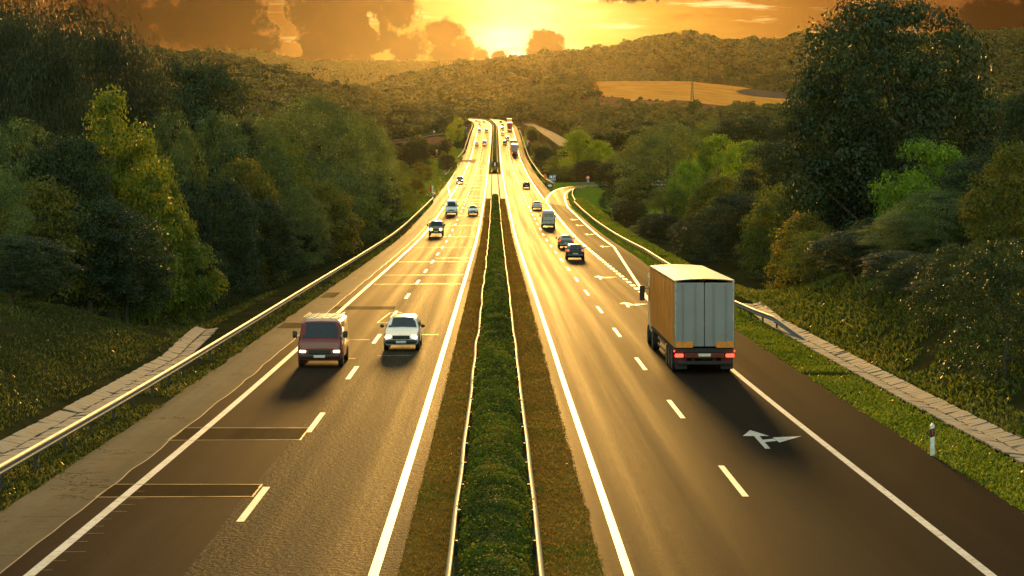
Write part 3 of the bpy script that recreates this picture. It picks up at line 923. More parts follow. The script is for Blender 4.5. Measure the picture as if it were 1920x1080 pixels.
# sawtooth sealed seam between slow lane and shoulder
v_, f_, u_, _m = strip([lambda d: -10.49 + w1(d), lambda d: -10.455 + w1(d)], drange(24, 300, .006, .3), .006)
link('shoulder_seam', make_mesh('shoulder_seam', v_, f_, MATS['seal_line'], uv=u_), left_road)
# ------------------------------------------------------------------ foliage
def frames(nrm, rng):
    """two tangents for each normal, with a random spin"""
    a = rng.normal(size=nrm.shape)
    t1 = np.cross(nrm, a); t1 /= np.linalg.norm(t1, axis=1)[:, None] + 1e-9
    t2 = np.cross(nrm, t1)
    return t1, t2


def leaf_quads(pos, nrm, size, aspect, rng, t1=None):
    """diamond leaves, slightly folded along the middle"""
    nrm = nrm / (np.linalg.norm(nrm, axis=1)[:, None] + 1e-9)
    if t1 is None: t1, t2 = frames(nrm, rng)
    else:
        t1 = t1 / (np.linalg.norm(t1, axis=1)[:, None] + 1e-9); t2 = np.cross(nrm, t1); t2 /= np.linalg.norm(t2, axis=1)[:, None] + 1e-9
    L = (size * .5)[:, None]; Wd = L * aspect
    fold = nrm * L * .22
    v = np.stack([pos - t1 * L, pos + t2 * Wd + fold, pos + t1 * L, pos - t2 * Wd + fold], 1).reshape(-1, 3)
    q = np.arange(len(pos) * 4).reshape(-1, 4)
    return v, q


def envelope(kind, t):
    """crown radius (fraction of half width) at crown height fraction t (0 bottom .. 1 top)"""
    if kind == 'round': return np.sqrt(np.clip(1 - (2 * t - 1) ** 2, 0, 1)) * .92 + .08 * (t < .9)
    if kind == 'oak': return np.interp(t, [0, .10, .3, .55, .75, .9, 1], [.55, .85, 1.0, 1.0, .92, .72, .38])
    if kind == 'cone': return np.interp(t, [0, .12, .35, .6, .8, .93, 1], [.65, .95, 1.0, .78, .48, .22, .05])
    if kind == 'poplar': return np.interp(t, [0, .1, .3, .55, .75, .92, 1], [.6, .85, 1.0, .98, .82, .48, .15])
    if kind == 'willow': return np.interp(t, [0, .15, .4, .65, .85, 1], [.7, .95, 1.0, .97, .85, .50])
    if kind == 'bush': return np.interp(t, [0, .2, .5, .8, 1], [.85, 1.0, .95, .65, .15])
    return np.ones_like(t)


def crown_arrays(seed, env, nclump, per, leaf, t0=.18, clump=.12, droop=0.0, aspect=.55, updir=.25, lobes=.28, inner=.14, tv=.16):
    if env in ('oak', 'willow') and per > 100: inner = .28; lobes = .5
    """unit tree crown: height 0..1, half width 0.5. returns verts, quads, tint, clump centres"""
    rng = np.random.default_rng(seed)
    # uneven limbs: a few big boughs, each a swelling of the outline
    nb = rng.integers(7, 12)
    b_az = rng.uniform(0, 2 * np.pi, nb); b_t = rng.uniform(.05, .95, nb); b_s = rng.uniform(-lobes, lobes, nb)
    t = rng.beta(1.25, .95, nclump * 3); az = rng.uniform(0, 2 * np.pi, nclump * 3)
    rad = envelope(env, t)
    mod = np.ones_like(t)
    for k in range(nb):
        da = np.abs((az - b_az[k] + np.pi) % (2 * np.pi) - np.pi)
        mod += b_s[k] * np.exp(-(da / .55) ** 2 - ((t - b_t[k]) / .2) ** 2)
    keep = rng.uniform(size=len(t)) < np.clip(rad * mod, .12, 1.2)
    t, az, rad, mod = t[keep][:nclump], az[keep][:nclump], rad[keep][:nclump], mod[keep][:nclump]
    inside = rng.uniform(size=len(t)) < inner
    fr = np.where(inside, rng.uniform(.15, .7, len(t)), rng.uniform(.72, 1.02, len(t)))
    rr = .5 * rad * mod * fr * (1 - clump * .8)
    c = np.stack([rr * np.cos(az), rr * np.sin(az), t0 + (1 - t0) * t * (1 - clump * .5)], 1)
    cs = clump * rng.uniform(.55, 1.25, len(c))
    n = len(c) * per
    ci = np.repeat(np.arange(len(c)), per)
    dv = rng.normal(size=(n, 3)); dv /= np.linalg.norm(dv, axis=1)[:, None]
    dv[:, 2] = np.where(dv[:, 2] < -.35, -dv[:, 2] * .6, dv[:, 2])
    rl = rng.uniform(.25, 1.0, n) ** .5
    pos = c[ci] + dv * (cs[ci] * rl)[:, None] * np.array([1, 1, .75])
    nrm = dv * 1.0 + rng.normal(size=(n, 3)) * .38 + np.array([0, 0, updir])
    size = leaf * rng.uniform(.55, 1.35, n)
    t1 = None
    if droop > 0:
        t1 = rng.normal(size=(n, 3)) * .5 + np.array([0, 0, -droop]) + dv * .4
        pos[:, 2] -= droop * .06 * rng.uniform(size=n)
        nrm = np.cross(t1, rng.normal(size=(n, 3)))
    v, q = leaf_quads(pos, nrm, size, aspect, rng, t1)
    ctint = rng.uniform(.15, .75, len(c))
    tint = np.clip(ctint[ci] + rng.normal(0, tv, n), 0, 1)
    tint = np.where(rng.uniform(size=n) < .02, .97, tint)
    v[:, 2] = np.maximum(v[:, 2], .005)
    return v, q, np.repeat(tint, 4), c


def trunk_mesh(name, seed, centres, t0, r0, mat, limbs=9):
    rng = np.random.default_rng(seed)
    mb = MB()
    top = centres[np.argmax(centres[:, 2])]
    h = t0 + (1 - t0) * .75
    pts = [(0, 0, -.03)] + [(.02 * math.sin(k * 2.1 + seed), .02 * math.cos(k * 1.7 + seed), h * k / 5) for k in range(1, 6)]
    rad = [r0 * 1.35, r0 * .95, r0 * .8, r0 * .6, r0 * .38, r0 * .15]
    mb.tube(pts, rad, 7)
    pick = rng.choice(len(centres), min(limbs, len(centres)), replace=False)
    for i in pick:
        c = Vector(centres[i]); z = min(max(t0 * .7, c.z * .55), h * .8)
        a = Vector((0, 0, z)); m1 = a.lerp(c, .5) + Vector((0, 0, -.02))
        k = max(.25, 1 - z / h)
        mb.tube([a, m1, c], [r0 * .55 * k, r0 * .35 * k, r0 * .10], 5)
    return mb.mesh(name, MATS[mat], smooth=True, sharp=60)


KINDS = {
    #          env      nclump per leaf  t0   clump droop aspect mat        trunk r
    'willow': ('willow', 300, 120, .0185, .16, .125, 1.1, .26, 'leaf_willow', .020),
    'maple': ('cone',   170, 160, .019, .06, .115, 0.0, .70, 'leaf_maple', .018),
    'silver': ('poplar', 200, 150, .0155, .10, .110, 0.0, .50, 'leaf_silver', .018),
    'oak': ('oak', 270, 165, .0155, .12, .118, 0.0, .65, 'leaf_oak', .024),
    'bright': ('round',  95, 150, .026, .14, .155, 0.0, .60, 'leaf_bright', .022),
    'olive': ('bush',   110, 140, .024, .05, .145, 0.0, .45, 'leaf_olive', .018),
    'autumn': ('bush',   105, 140, .027, .05, .150, 0.0, .60, 'leaf_autumn', .018),
    'feather': ('bush',  240, 66, .032, .03, .110, 0.5, .22, 'leaf_feather', .014),
}
PROTO = {}
for kk, (k_, (env, ncl, per, lf, t0, cl, dr, asp, mt, r0)) in enumerate(KINDS.items()):
    PROTO[k_] = []
    for var in range(3):
        v_, q_, tn_, cc_ = crown_arrays(100 * kk + var, env, ncl, per, lf, t0, cl, dr, asp)
        cm = make_mesh(k_ + '_crown', v_, q_, MATS[mt], attrs={'tint': tn_})
        tm = trunk_mesh(k_ + '_trunk', kk * 9 + var, cc_, max(t0, .12), r0, 'bark')
        PROTO[k_].append((cm, tm))

trng = random.Random(77)
TREES = []


def tree(px, d, top, wpx, kind, name, label, group=None, base=None, var=None, cat='tree'):
    """a tree at photo column px and distance d, its top at row top, its crown wpx wide in the photograph"""
    X = PX(px, d)
    z0 = float(tz(X, d)) - .1 if base is None else base
    H = max(1.2, PZ(top, d) - z0)
    Wm = (1.2 if wpx > 100 else 1.0) * wpx / F * d
    root = empty(name, (X, d, z0), trng.uniform(0, 6.28), (Wm, Wm, H))
    tag(root, label, cat, group)
    cm, tm = PROTO[kind][trng.randrange(3) if var is None else var]
    link('crown', cm, root); link('trunk', tm, root)
    TREES.append(root)
    return root


T = tree
# ---- the wood on the left, named one by one
T(35, 132, 12, 230, 'willow', 'willow_tree', 'tall dark willow at the far left edge, tip nearly reaching the sky border')
T(95, 148, -14, 290, 'willow', 'willow_tree', 'tallest dark willow of the left wood, its drooping tips against the clouds')
T(190, 158, 40, 215, 'willow', 'willow_tree', 'dark willow right of the tallest willow, its shaggy slope descending toward the hill')
T(-60, 125, -20, 240, 'willow', 'willow_tree', 'dark willow cut off by the left edge of the photo')
T(212, 119, 168, 232, 'maple', 'maple_tree', 'bright yellow green cone shaped maple in front of the dark willows')
T(275, 126, 250, 150, 'maple', 'maple_tree', 'smaller yellow tinged maple at the right flank of the bright cone maple')
T(355, 182, 112, 225, 'oak', 'oak_tree', 'broad dark olive round tree behind the yellow green maple, below the far ridge')
T(318, 150, 200, 130, 'silver', 'poplar_tree', 'grey leaved poplar squeezed right behind the bright maple')
T(405, 176, 205, 170, 'silver', 'poplar_tree', 'speckled grey green tree between the olive round tree and the big poplar')
T(470, 205, 212, 150, 'silver', 'poplar_tree', 'grey green poplar left of the biggest poplar of the left wood')
T(588, 232, 172, 205, 'silver', 'poplar_tree', 'biggest silvery grey poplar of the left wood, standing nearest the open valley')
T(672, 268, 206, 130, 'silver', 'poplar_tree', 'silvery poplar at the right shoulder of the biggest poplar')
T(712, 300, 258, 90, 'silver', 'poplar_tree', 'slim grey poplar closing the left wood toward the motorway')
T(530, 208, 250, 140, 'olive', 'bushy_tree', 'brown green bushy tree under the biggest silvery poplar')
T(455, 168, 300, 150, 'autumn', 'bushy_tree', 'yellowing bushy tree with orange tips in the middle of the left wood')
T(600, 215, 342, 120, 'autumn', 'bushy_tree', 'golden green shrub like tree hanging over the left guardrail')
T(545, 186, 345, 130, 'silver', 'bushy_tree', 'grey shrub like tree left of the golden green one by the guardrail')
T(660, 250, 330, 110, 'olive', 'bushy_tree', 'dull olive bush behind the left guardrail below the biggest poplar')
T(705, 282, 322, 90, 'oak', 'bushy_tree', 'dark bush behind the guardrail under the slim grey poplar')
T(735, 318, 300, 80, 'olive', 'bushy_tree', 'olive bush where the left wood thins out beside the guardrail')
T(395, 146, 330, 170, 'oak', 'bushy_tree', 'dark leafy understory tree above the mouth of the paved ditch')
T(480, 165, 372, 140, 'oak', 'bushy_tree', 'dark low tree leaning over the guardrail beyond the paved ditch')
T(300, 124, 352, 180, 'maple', 'bushy_tree', 'dim green tree under the bright maple, trunks showing at its foot')
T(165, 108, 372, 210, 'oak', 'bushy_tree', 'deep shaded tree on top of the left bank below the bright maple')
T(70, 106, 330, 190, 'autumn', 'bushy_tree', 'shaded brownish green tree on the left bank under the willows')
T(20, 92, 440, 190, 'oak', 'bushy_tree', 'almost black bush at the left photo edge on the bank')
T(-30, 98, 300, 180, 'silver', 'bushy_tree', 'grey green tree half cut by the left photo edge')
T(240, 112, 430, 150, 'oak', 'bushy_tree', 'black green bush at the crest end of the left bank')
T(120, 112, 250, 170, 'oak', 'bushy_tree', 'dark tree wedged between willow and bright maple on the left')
T(30, 112, 215, 190, 'silver', 'bushy_tree', 'greyish dark tree below the far left willow')
T(430, 152, 430, 120, 'feather', 'bushy_tree', 'feathery dark shrub behind the guardrail at the foot of the left wood')
T(520, 178, 425, 110, 'feather', 'bushy_tree', 'feathery shrub touching the guardrail between two low trees')
T(580, 200, 420, 100, 'oak', 'bushy_tree', 'round dark shrub overhanging the guardrail below the golden green tree')
T(360, 134, 450, 120, 'oak', 'bushy_tree', 'dark sapling thicket tree at the ditch mouth')
T(640, 232, 400, 80, 'feather', 'bushy_tree', 'small dark shrub beside the guardrail past the golden green tree')

# ---- bushes in the hollow between the left wood and the motorway
T(716, 420, 240, 60, 'silver', 'poplar_tree', 'pale poplar tip at the edge of the left wood near the side road')
T(748, 580, 300, 54, 'olive', 'bush', 'round olive bush under the embankment of the side road', cat='bush')
T(780, 655, 264, 54, 'oak', 'bush', 'large dark round bush in front of the brown embankment', cat='bush')
T(765, 520, 318, 72, 'olive', 'bush', 'wide olive bush in the hollow beside the oncoming lanes', cat='bush')
T(788, 585, 303, 56, 'autumn', 'bush', 'rusty green bush mound above the bright grass patch', cat='bush')
T(838, 640, 290, 34, 'oak', 'pine_tree', 'small dark conifer like bush beside the entry road mouth')
T(779, 425, 333, 52, 'autumn', 'bush', 'orange topped round bush next to the red and white marker', cat='bush')
T(752, 345, 340, 70, 'olive', 'bush', 'brown green bush behind the left guardrail hook', cat='bush')
T(722, 352, 320, 70, 'oak', 'bush', 'dark bush at the end of the left wood by the guardrail', cat='bush')
T(760, 395, 352, 46, 'oak', 'bush', 'small dark bush left of the orange topped bush', cat='bush')
T(858, 905, 220, 30, 'bright', 'birch_tree', 'slender yellow green tree standing by the oncoming lanes at the far bend')
T(846, 880, 232, 22, 'bright', 'birch_tree', 'lower yellow green tree left of the slender one')
T(837, 740, 270, 20, 'oak', 'bush', 'grey green round bush on the brown embankment slope', cat='bush')
T(850, 720, 275, 20, 'bright', 'bush', 'lime coloured bush near the entry road mouth', cat='bush')
T(832, 690, 281, 22, 'olive', 'bush', 'yellowish bush below the round embankment bush', cat='bush')

# ---- right side, near: shaded bank
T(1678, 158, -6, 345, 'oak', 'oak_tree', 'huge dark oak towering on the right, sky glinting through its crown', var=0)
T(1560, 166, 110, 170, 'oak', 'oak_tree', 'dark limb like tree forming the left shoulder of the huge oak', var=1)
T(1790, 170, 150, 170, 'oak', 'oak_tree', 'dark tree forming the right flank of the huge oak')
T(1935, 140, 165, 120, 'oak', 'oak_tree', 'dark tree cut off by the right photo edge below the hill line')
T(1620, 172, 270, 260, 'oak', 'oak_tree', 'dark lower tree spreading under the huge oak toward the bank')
T(1470, 240, 262, 150, 'oak', 'bushy_tree', 'dark green tree filling the gap left of the huge oak')
T(1550, 200, 300, 170, 'olive', 'bushy_tree', 'olive tree in front of the huge oak trunk, above the grassy bank')
T(1740, 140, 262, 170, 'bright', 'bushy_tree', 'green sapling like tree below the right side of the huge oak')
T(1850, 118, 290, 160, 'oak', 'bushy_tree', 'dark tree left of the one cut by the right edge')
T(1900, 104, 262, 150, 'autumn', 'bushy_tree', 'yellow flecked tree at the right photo edge halfway up')
T(1770, 116, 352, 190, 'silver', 'bushy_tree', 'grey green arching shrub in the middle of the right bank')
T(1800, 91, 452, 165, 'feather', 'bush', 'feathery black green bush overhanging the paved ditch near the white post', cat='bush')
T(1885, 77, 440, 235, 'feather', 'bush', 'big feathery dark bush filling the lower right edge', cat='bush')
T(1700, 118, 395, 170, 'silver', 'bush', 'grey feathered shrub on the crest of the right bank', cat='bush')
T(1640, 128, 405, 130, 'feather', 'bush', 'yellow green feathery shrub left of the grey shrub on the bank crest', cat='bush')
T(1660, 150, 402, 60, 'bright', 'bush', 'small bright green bush glowing between darker shrubs on the bank', cat='bush')
T(1505, 150, 400, 130, 'autumn', 'bush', 'brown tinged bush on top of the grassy bank', cat='bush')
T(1575, 137, 440, 120, 'autumn', 'bush', 'rust flecked bush right of the brown tinged one on the bank', cat='bush')
T(1725, 103, 478, 140, 'feather', 'bush', 'dark feathery shrub spilling down the right bank', cat='bush')
T(1740, 116, 520, 110, 'feather', 'bush', 'low dark shrub hanging over the upper bank slope', cat='bush')

T(1600, 124, 432, 140, 'oak', 'bush', 'dense dark rounded shrub at the top of the grassy bank, under the huge oak', cat='bush')
T(1695, 109, 470, 150, 'oak', 'bush', 'dense dark rounded shrub halfway along the right bank above the paved ditch', cat='bush')
T(1525, 140, 428, 110, 'olive', 'bush', 'olive shrub at the far end of the grassy bank behind the truck', cat='bush')
T(1790, 96, 520, 130, 'oak', 'bush', 'low dark shrub on the right bank just above the paved ditch', cat='bush')

# ---- right side, middle wood along the exit lane
T(1250, 330, 226, 172, 'silver', 'poplar_tree', 'big round grey green tree above the exit lane, tallest of the right middle wood')
T(1190, 365, 300, 90, 'oak', 'bushy_tree', 'dark tree left of the big round grey green tree')
T(1150, 450, 305, 70, 'oak', 'bushy_tree', 'dark tree behind the round speed sign')
T(1082, 600, 243, 72, 'bright', 'poplar_tree', 'bright yellow edged tree rising behind the exit ramp')
T(1122, 590, 262, 62, 'bright', 'poplar_tree', 'yellow green tree right of the bright yellow edged tree')
T(1045, 640, 290, 60, 'olive', 'bushy_tree', 'olive tree behind the blue service sign')
T(1105, 585, 300, 80, 'oak', 'bushy_tree', 'dark leafy tree behind the exit ramp bend')
T(1068, 600, 308, 60, 'olive', 'bushy_tree', 'brown green low tree between service sign and ramp bend')
T(1160, 520, 285, 80, 'olive', 'bushy_tree', 'rounded green tree behind the ramp guardrail')
T(1345, 330, 250, 95, 'bright', 'bushy_tree', 'bright lime green tree in the centre of the right wood')
T(1410, 350, 262, 110, 'bright', 'bushy_tree', 'lime green tree right of the brightest one in the right wood')
T(1400, 440, 218, 130, 'oak', 'pine_tree', 'dark umbrella shaped pine like tree below the golden field')
T(1320, 440, 228, 90, 'olive', 'bushy_tree', 'olive tree left of the dark umbrella shaped tree')
T(1480, 420, 232, 80, 'oak', 'bushy_tree', 'dark green tree right of the umbrella shaped tree')
T(1290, 285, 300, 90, 'bright', 'bushy_tree', 'soft green tree in front of the lime green trees')
T(1350, 265, 330, 120, 'autumn', 'bushy_tree', 'green bush tree with orange tips behind the cargo truck')
T(1430, 262, 300, 130, 'autumn', 'bushy_tree', 'orange tipped tree right of the truck in the wood')
T(1262, 280, 345, 100, 'olive', 'bushy_tree', 'olive bush tree left of the orange tipped one')
T(1395, 205, 360, 130, 'oak', 'bushy_tree', 'dark green tree directly behind the top of the cargo truck')
T(1325, 215, 385, 110, 'feather', 'bushy_tree', 'leafy dark shrub above the roof of the cargo truck')
T(1460, 185, 335, 130, 'olive', 'bushy_tree', 'olive shrub tree at the start of the grassy bank')
T(1235, 262, 400, 90, 'oak', 'bushy_tree', 'dark shrub behind the guardrail left of the truck')
T(1180, 320, 375, 80, 'oak', 'bushy_tree', 'dark shrub behind the exit lane guardrail')
T(1150, 400, 350, 60, 'feather', 'bushy_tree', 'dark feathery shrub at the inside of the ramp guardrail')
T(1290, 232, 415, 90, 'oak', 'bushy_tree', 'black green shrub beside the guardrail just left of the truck roof')
T(1200, 290, 420, 60, 'olive', 'bushy_tree', 'olive shrub bordering the bright verge of the exit lane')

# ---- fill: bushes and young trees of the valley that only their place tells apart
def fill(n, px0, px1, d0, d1, h0, h1, kinds, name, text, group, ok=None, cat='tree', seed=1):
    rg = random.Random(seed)
    made = 0; tries = 0; spots = []
    while made < n and tries < n * 40:
        tries += 1
        d = math.exp(rg.uniform(math.log(d0), math.log(d1))); px = rg.uniform(px0, px1)
        X = PX(px, d); s = X - float(xr(d))
        if -17.5 < s < (19 if d < 560 else 16.5) or (ok and not ok(px, d, X)): continue
        h = rg.uniform(h0, h1)
        if any((X - a) ** 2 + (d - b) ** 2 < (.42 * (h + c_)) ** 2 for a, b, c_ in spots): continue
        z = float(tz(X, d))
        spots.append((X, d, h)); made += 1
        w_ = h * rg.uniform(.85, 1.25)
        tree(px, d, YH - (z + h) * F / d, w_ * F / d, rg.choice(kinds), name, text, group, cat=cat)


def clear_right(px, d, X):
    if 380 < d < 575 and X < 42: return False
    if abs(X - float(np.interp(d, SRo[:, 1], SRo[:, 0]))) < 9 and 770 < d < 1400: return False
    if 560 < d < 960 and np.interp(px, [1010, 1060], [0, 1]) < 1 and YH - F * (float(tz(X, d)) + 5) / d < 262 and px > 1005: return False
    return True


fill(60, 985, 1270, 590, 1000, 3.5, 7.0, ['olive', 'olive', 'silver', 'autumn', 'oak'], 'bush', 'olive or rusty bush of the thicket between the motorway and the golden field', 'bushes below the golden field', clear_right, 'bush', 3)
fill(56, 1180, 1560, 380, 900, 5, 9, ['olive', 'silver', 'oak', 'autumn', 'bright'], 'bushy_tree', 'bushy tree of the dense wood right of the exit ramp', 'trees of the wood right of the exit ramp', clear_right, 'tree', 4)
fill(26, 1500, 2050, 170, 420, 7, 11, ['oak', 'olive', 'oak'], 'bushy_tree', 'dark tree of the wood behind the huge oak', 'trees behind the huge oak', None, 'tree', 5)
fill(30, -150, 560, 190, 420, 9, 13, ['oak', 'silver', 'olive'], 'bushy_tree', 'dark tree inside the wood behind the left guardrail', 'inner trees of the left wood', None, 'tree', 6)
def clear_left(px, d, X):
    if 840 < d < 935 and px > 690: return False
    if 430 < d < 720 and X - float(xr(d)) > -31: return False
    if 725 < d < 812 and px > 700 and X > -62: return False
    return True
fill(30, 690, 815, 430, 700, 2.0, 3.6, ['olive', 'oak', 'autumn'], 'bush', 'bush in the hollow between the brown embankment and the oncoming lanes', 'bushes below the brown embankment', clear_left, 'bush', 7)

# ------------------------------------------------------------------ hillside forests (masses): one object each, instanced clumps
def forest(name, label, protos, P_, H_, seed, mat):
    """protos: list of (verts, quads, tint); P_: points; H_: tree heights"""
    rng = np.random.default_rng(seed)
    vs, qs, pid, tn = [], [], [], []
    b = 0
    for i, (v_, q_, t_) in enumerate(protos):
        vs.append(v_); qs.append(q_ + b); b += len(v_); pid.append(np.full(len(v_), i)); tn.append(t_)
    nv = b
    allv = np.concatenate(vs + [P_]); q_ = np.concatenate(qs)
    me = bpy.data.meshes.new(name)
    me.vertices.add(len(allv)); me.vertices.foreach_set('co', allv.astype(np.float32).ravel())
    me.loops.add(q_.size); me.loops.foreach_set('vertex_index', q_.astype(np.int32).ravel())
    me.polygons.add(len(q_)); me.polygons.foreach_set('loop_start', np.arange(0, q_.size, 4, dtype=np.int32))
    me.update(calc_edges=True)
    n = len(P_)
    def at(nm, typ, val):
        a = me.attributes.new(nm, typ, 'POINT')
        a.data.foreach_set('vector' if typ == 'FLOAT_VECTOR' else 'value', val)
    at('tint', 'FLOAT', np.concatenate(tn + [np.zeros(n)]).astype(np.float32))
    at('pid', 'INT', np.concatenate(pid + [rng.integers(0, len(protos), n)]).astype(np.int32))
    at('pt', 'BOOLEAN', np.concatenate([np.zeros(nv, bool), np.ones(n, bool)]))
    rot = np.zeros((nv + n, 3), np.float32); rot[nv:, 2] = rng.uniform(0, 6.28, n)
    sc = np.ones((nv + n, 3), np.float32); w_ = H_ * rng.uniform(.85, 1.35, n)
    sc[nv:, 0] = w_; sc[nv:, 1] = w_; sc[nv:, 2] = H_
    at('rot', 'FLOAT_VECTOR', rot.ravel()); at('scl', 'FLOAT_VECTOR', sc.ravel())
    me.materials.append(MATS[mat])
    o = link(name, me)
    ng = bpy.data.node_groups.new(name + '_scatter', 'GeometryNodeTree')
    ng.interface.new_socket('Geometry', in_out='INPUT', socket_type='NodeSocketGeometry')
    ng.interface.new_socket('Geometry', in_out='OUTPUT', socket_type='NodeSocketGeometry')
    N = ng.nodes; Lk = ng.links
    gi, go = N.new('NodeGroupInput'), N.new('NodeGroupOutput')
    def na(nm, typ):
        a = N.new('GeometryNodeInputNamedAttribute'); a.data_type = typ; a.inputs['Name'].default_value = nm
        return a.outputs[0]
    sep = N.new('GeometryNodeSeparateGeometry'); sep.domain = 'POINT'
    Lk.new(gi.outputs[0], sep.inputs[0]); Lk.new(na('pt', 'BOOLEAN'), sep.inputs[1])
    spl = N.new('GeometryNodeSplitToInstances'); spl.domain = 'POINT'
    Lk.new(sep.outputs[1], spl.inputs[0]); Lk.new(na('pid', 'INT'), spl.inputs['Group ID'])
    m2p = N.new('GeometryNodeMeshToPoints'); Lk.new(sep.outputs[0], m2p.inputs[0])
    iop = N.new('GeometryNodeInstanceOnPoints')
    Lk.new(m2p.outputs[0], iop.inputs['Points']); Lk.new(spl.outputs[0], iop.inputs['Instance'])
    iop.inputs['Pick Instance'].default_value = True
    Lk.new(na('pid', 'INT'), iop.inputs['Instance Index'])
    Lk.new(na('scl', 'FLOAT_VECTOR'), iop.inputs['Scale'])
    er = N.new('FunctionNodeEulerToRotation'); Lk.new(na('rot', 'FLOAT_VECTOR'), er.inputs[0]); Lk.new(er.outputs[0], iop.inputs['Rotation'])
    Lk.new(iop.outputs[0], go.inputs[0])
    md = o.modifiers.new('scatter', 'NODES'); md.node_group = ng
    tag(o, label, 'forest', kind='stuff')
    return o


def scatter(px0, px1, d0, d1, spacing, ok, seed, hmin, hmax):
    rng = np.random.default_rng(seed)
    out = []
    d = d0
    while d < d1:
        x0, x1 = PX(px0, d), PX(px1, d)
        n = max(1, int((x1 - x0) / spacing))
        xs = x0 + (np.arange(n) + rng.uniform(-.45, .45, n) + .5) * (x1 - x0) / n
        out.append(np.stack([xs, np.full(n, d) + rng.uniform(-.5, .5, n) * spacing], 1))
        d += spacing * .9
    P_ = np.concatenate(out)
    P_ = P_[ok(P_[:, 0], P_[:, 1], CX + F * P_[:, 0] / P_[:, 1])]
    gap = np.array([mnoise.fractal(Vector((a * .02, b * .012, seed)), 1.0, 2.0, 3) for a, b in P_])
    P_ = P_[gap > -.42]; gap = gap[gap > -.42]
    z = tz(P_[:, 0], P_[:, 1])
    h = rng.uniform(hmin, hmax, len(P_)) * np.where(rng.uniform(size=len(P_)) < .06, 1.4, 1) * (1 + .35 * np.clip(gap, -.6, .8))
    return np.concatenate([P_, (z - .4)[:, None]], 1), h


mid_protos = []
for i_ in range(5):
    v_, q_, t_, c_ = crown_arrays(900 + i_, ['round', 'poplar', 'oak', 'bush', 'cone'][i_], 30, 20, .11, .05, .22, aspect=.75, lobes=.35, tv=.05)
    mid_protos.append((v_, q_, t_))
far_protos = []
for i_ in range(4):
    v_, q_, t_, c_ = crown_arrays(950 + i_, ['round', 'bush', 'oak', 'round'][i_], 12, 10, .25, .02, .28, aspect=.8, lobes=.35, tv=.05)
    far_protos.append((v_, q_, t_))


def road_free(X, d, px, wl_=20, wr2=24):
    s = X - xr(d)
    k = np.where(d > 1300, 1 / np.sqrt(1 + ((xr(d + 20) - xr(d - 20)) / 40) ** 2), 1)
    return (s * k < -wl_) | (s * k > wr2) | (d > 2150)


def okB(X, d, px):
    hide = ((d > 850) & (d < 935) & (px > 700))
    return road_free(X, d, px) & ~hide & (px < np.interp(d, [900, 1500, 2100], [850, 900, 960]))
Pb, Hb = scatter(-260, 960, 830, 2060, 7.6, okB, 11, 5.5, 10)
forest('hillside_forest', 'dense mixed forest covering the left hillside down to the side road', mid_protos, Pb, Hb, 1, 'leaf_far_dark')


def okD(X, d, px):
    fm = tz(X, d, field_m) > .05
    sr = (np.abs(X - np.interp(d, SRo[:, 1], SRo[:, 0])) < 9) & (d < 1400)
    low = (px > 1060) & (d > 1250) & (d < 1560) & (np.random.default_rng(4).uniform(size=len(X)) < .82)
    low |= (px > 1270) & (d > 1080) & (d < 1600) & (np.random.default_rng(5).uniform(size=len(X)) < .85)
    edge = (d > 1560) & (px > np.interp(d, [1560, 1950, 2100], [1118, 1075, 1075]))
    front = (px > 1000) & (px < 1056) & (d > 780) & (d < 1010)
    return road_free(X, d, px, 20, 17.5) & ~fm & ~sr & ~low & ~edge & ~front
Pd, Hd = scatter(925, 2250, 880, 2120, 6.8, okD, 12, 3.2, 6.5)
knoll = (CX + F * Pd[:, 0] / Pd[:, 1] < 1120) & (Pd[:, 1] > 1500)
Hd = np.where(knoll, Hd * 1.75, Hd)
Hd = np.where((Pd[:, 1] > 1250) & (CX + F * Pd[:, 0] / Pd[:, 1] > 1120), Hd * .5, Hd)
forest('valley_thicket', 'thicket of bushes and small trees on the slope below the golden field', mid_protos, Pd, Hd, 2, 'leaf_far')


def okC(X, d, px):
    return (tz(X, d) > -50) & ((d > 2500) | (px < 1060) | (px > 1700))
Pc, Hc = scatter(440, 2150, 2180, 3380, 11, okC, 13, 7.5, 12.5)
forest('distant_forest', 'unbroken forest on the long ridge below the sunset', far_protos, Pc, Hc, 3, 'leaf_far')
Pa, Ha = scatter(250, 1050, 4150, 4760, 11, lambda X, d, px: px > 0, 14, 7, 10)
forest('far_ridge_forest', 'haze tinted forest on the farthest ridge left of the sun', far_protos, Pa, Ha, 4, 'leaf_far_hazed')

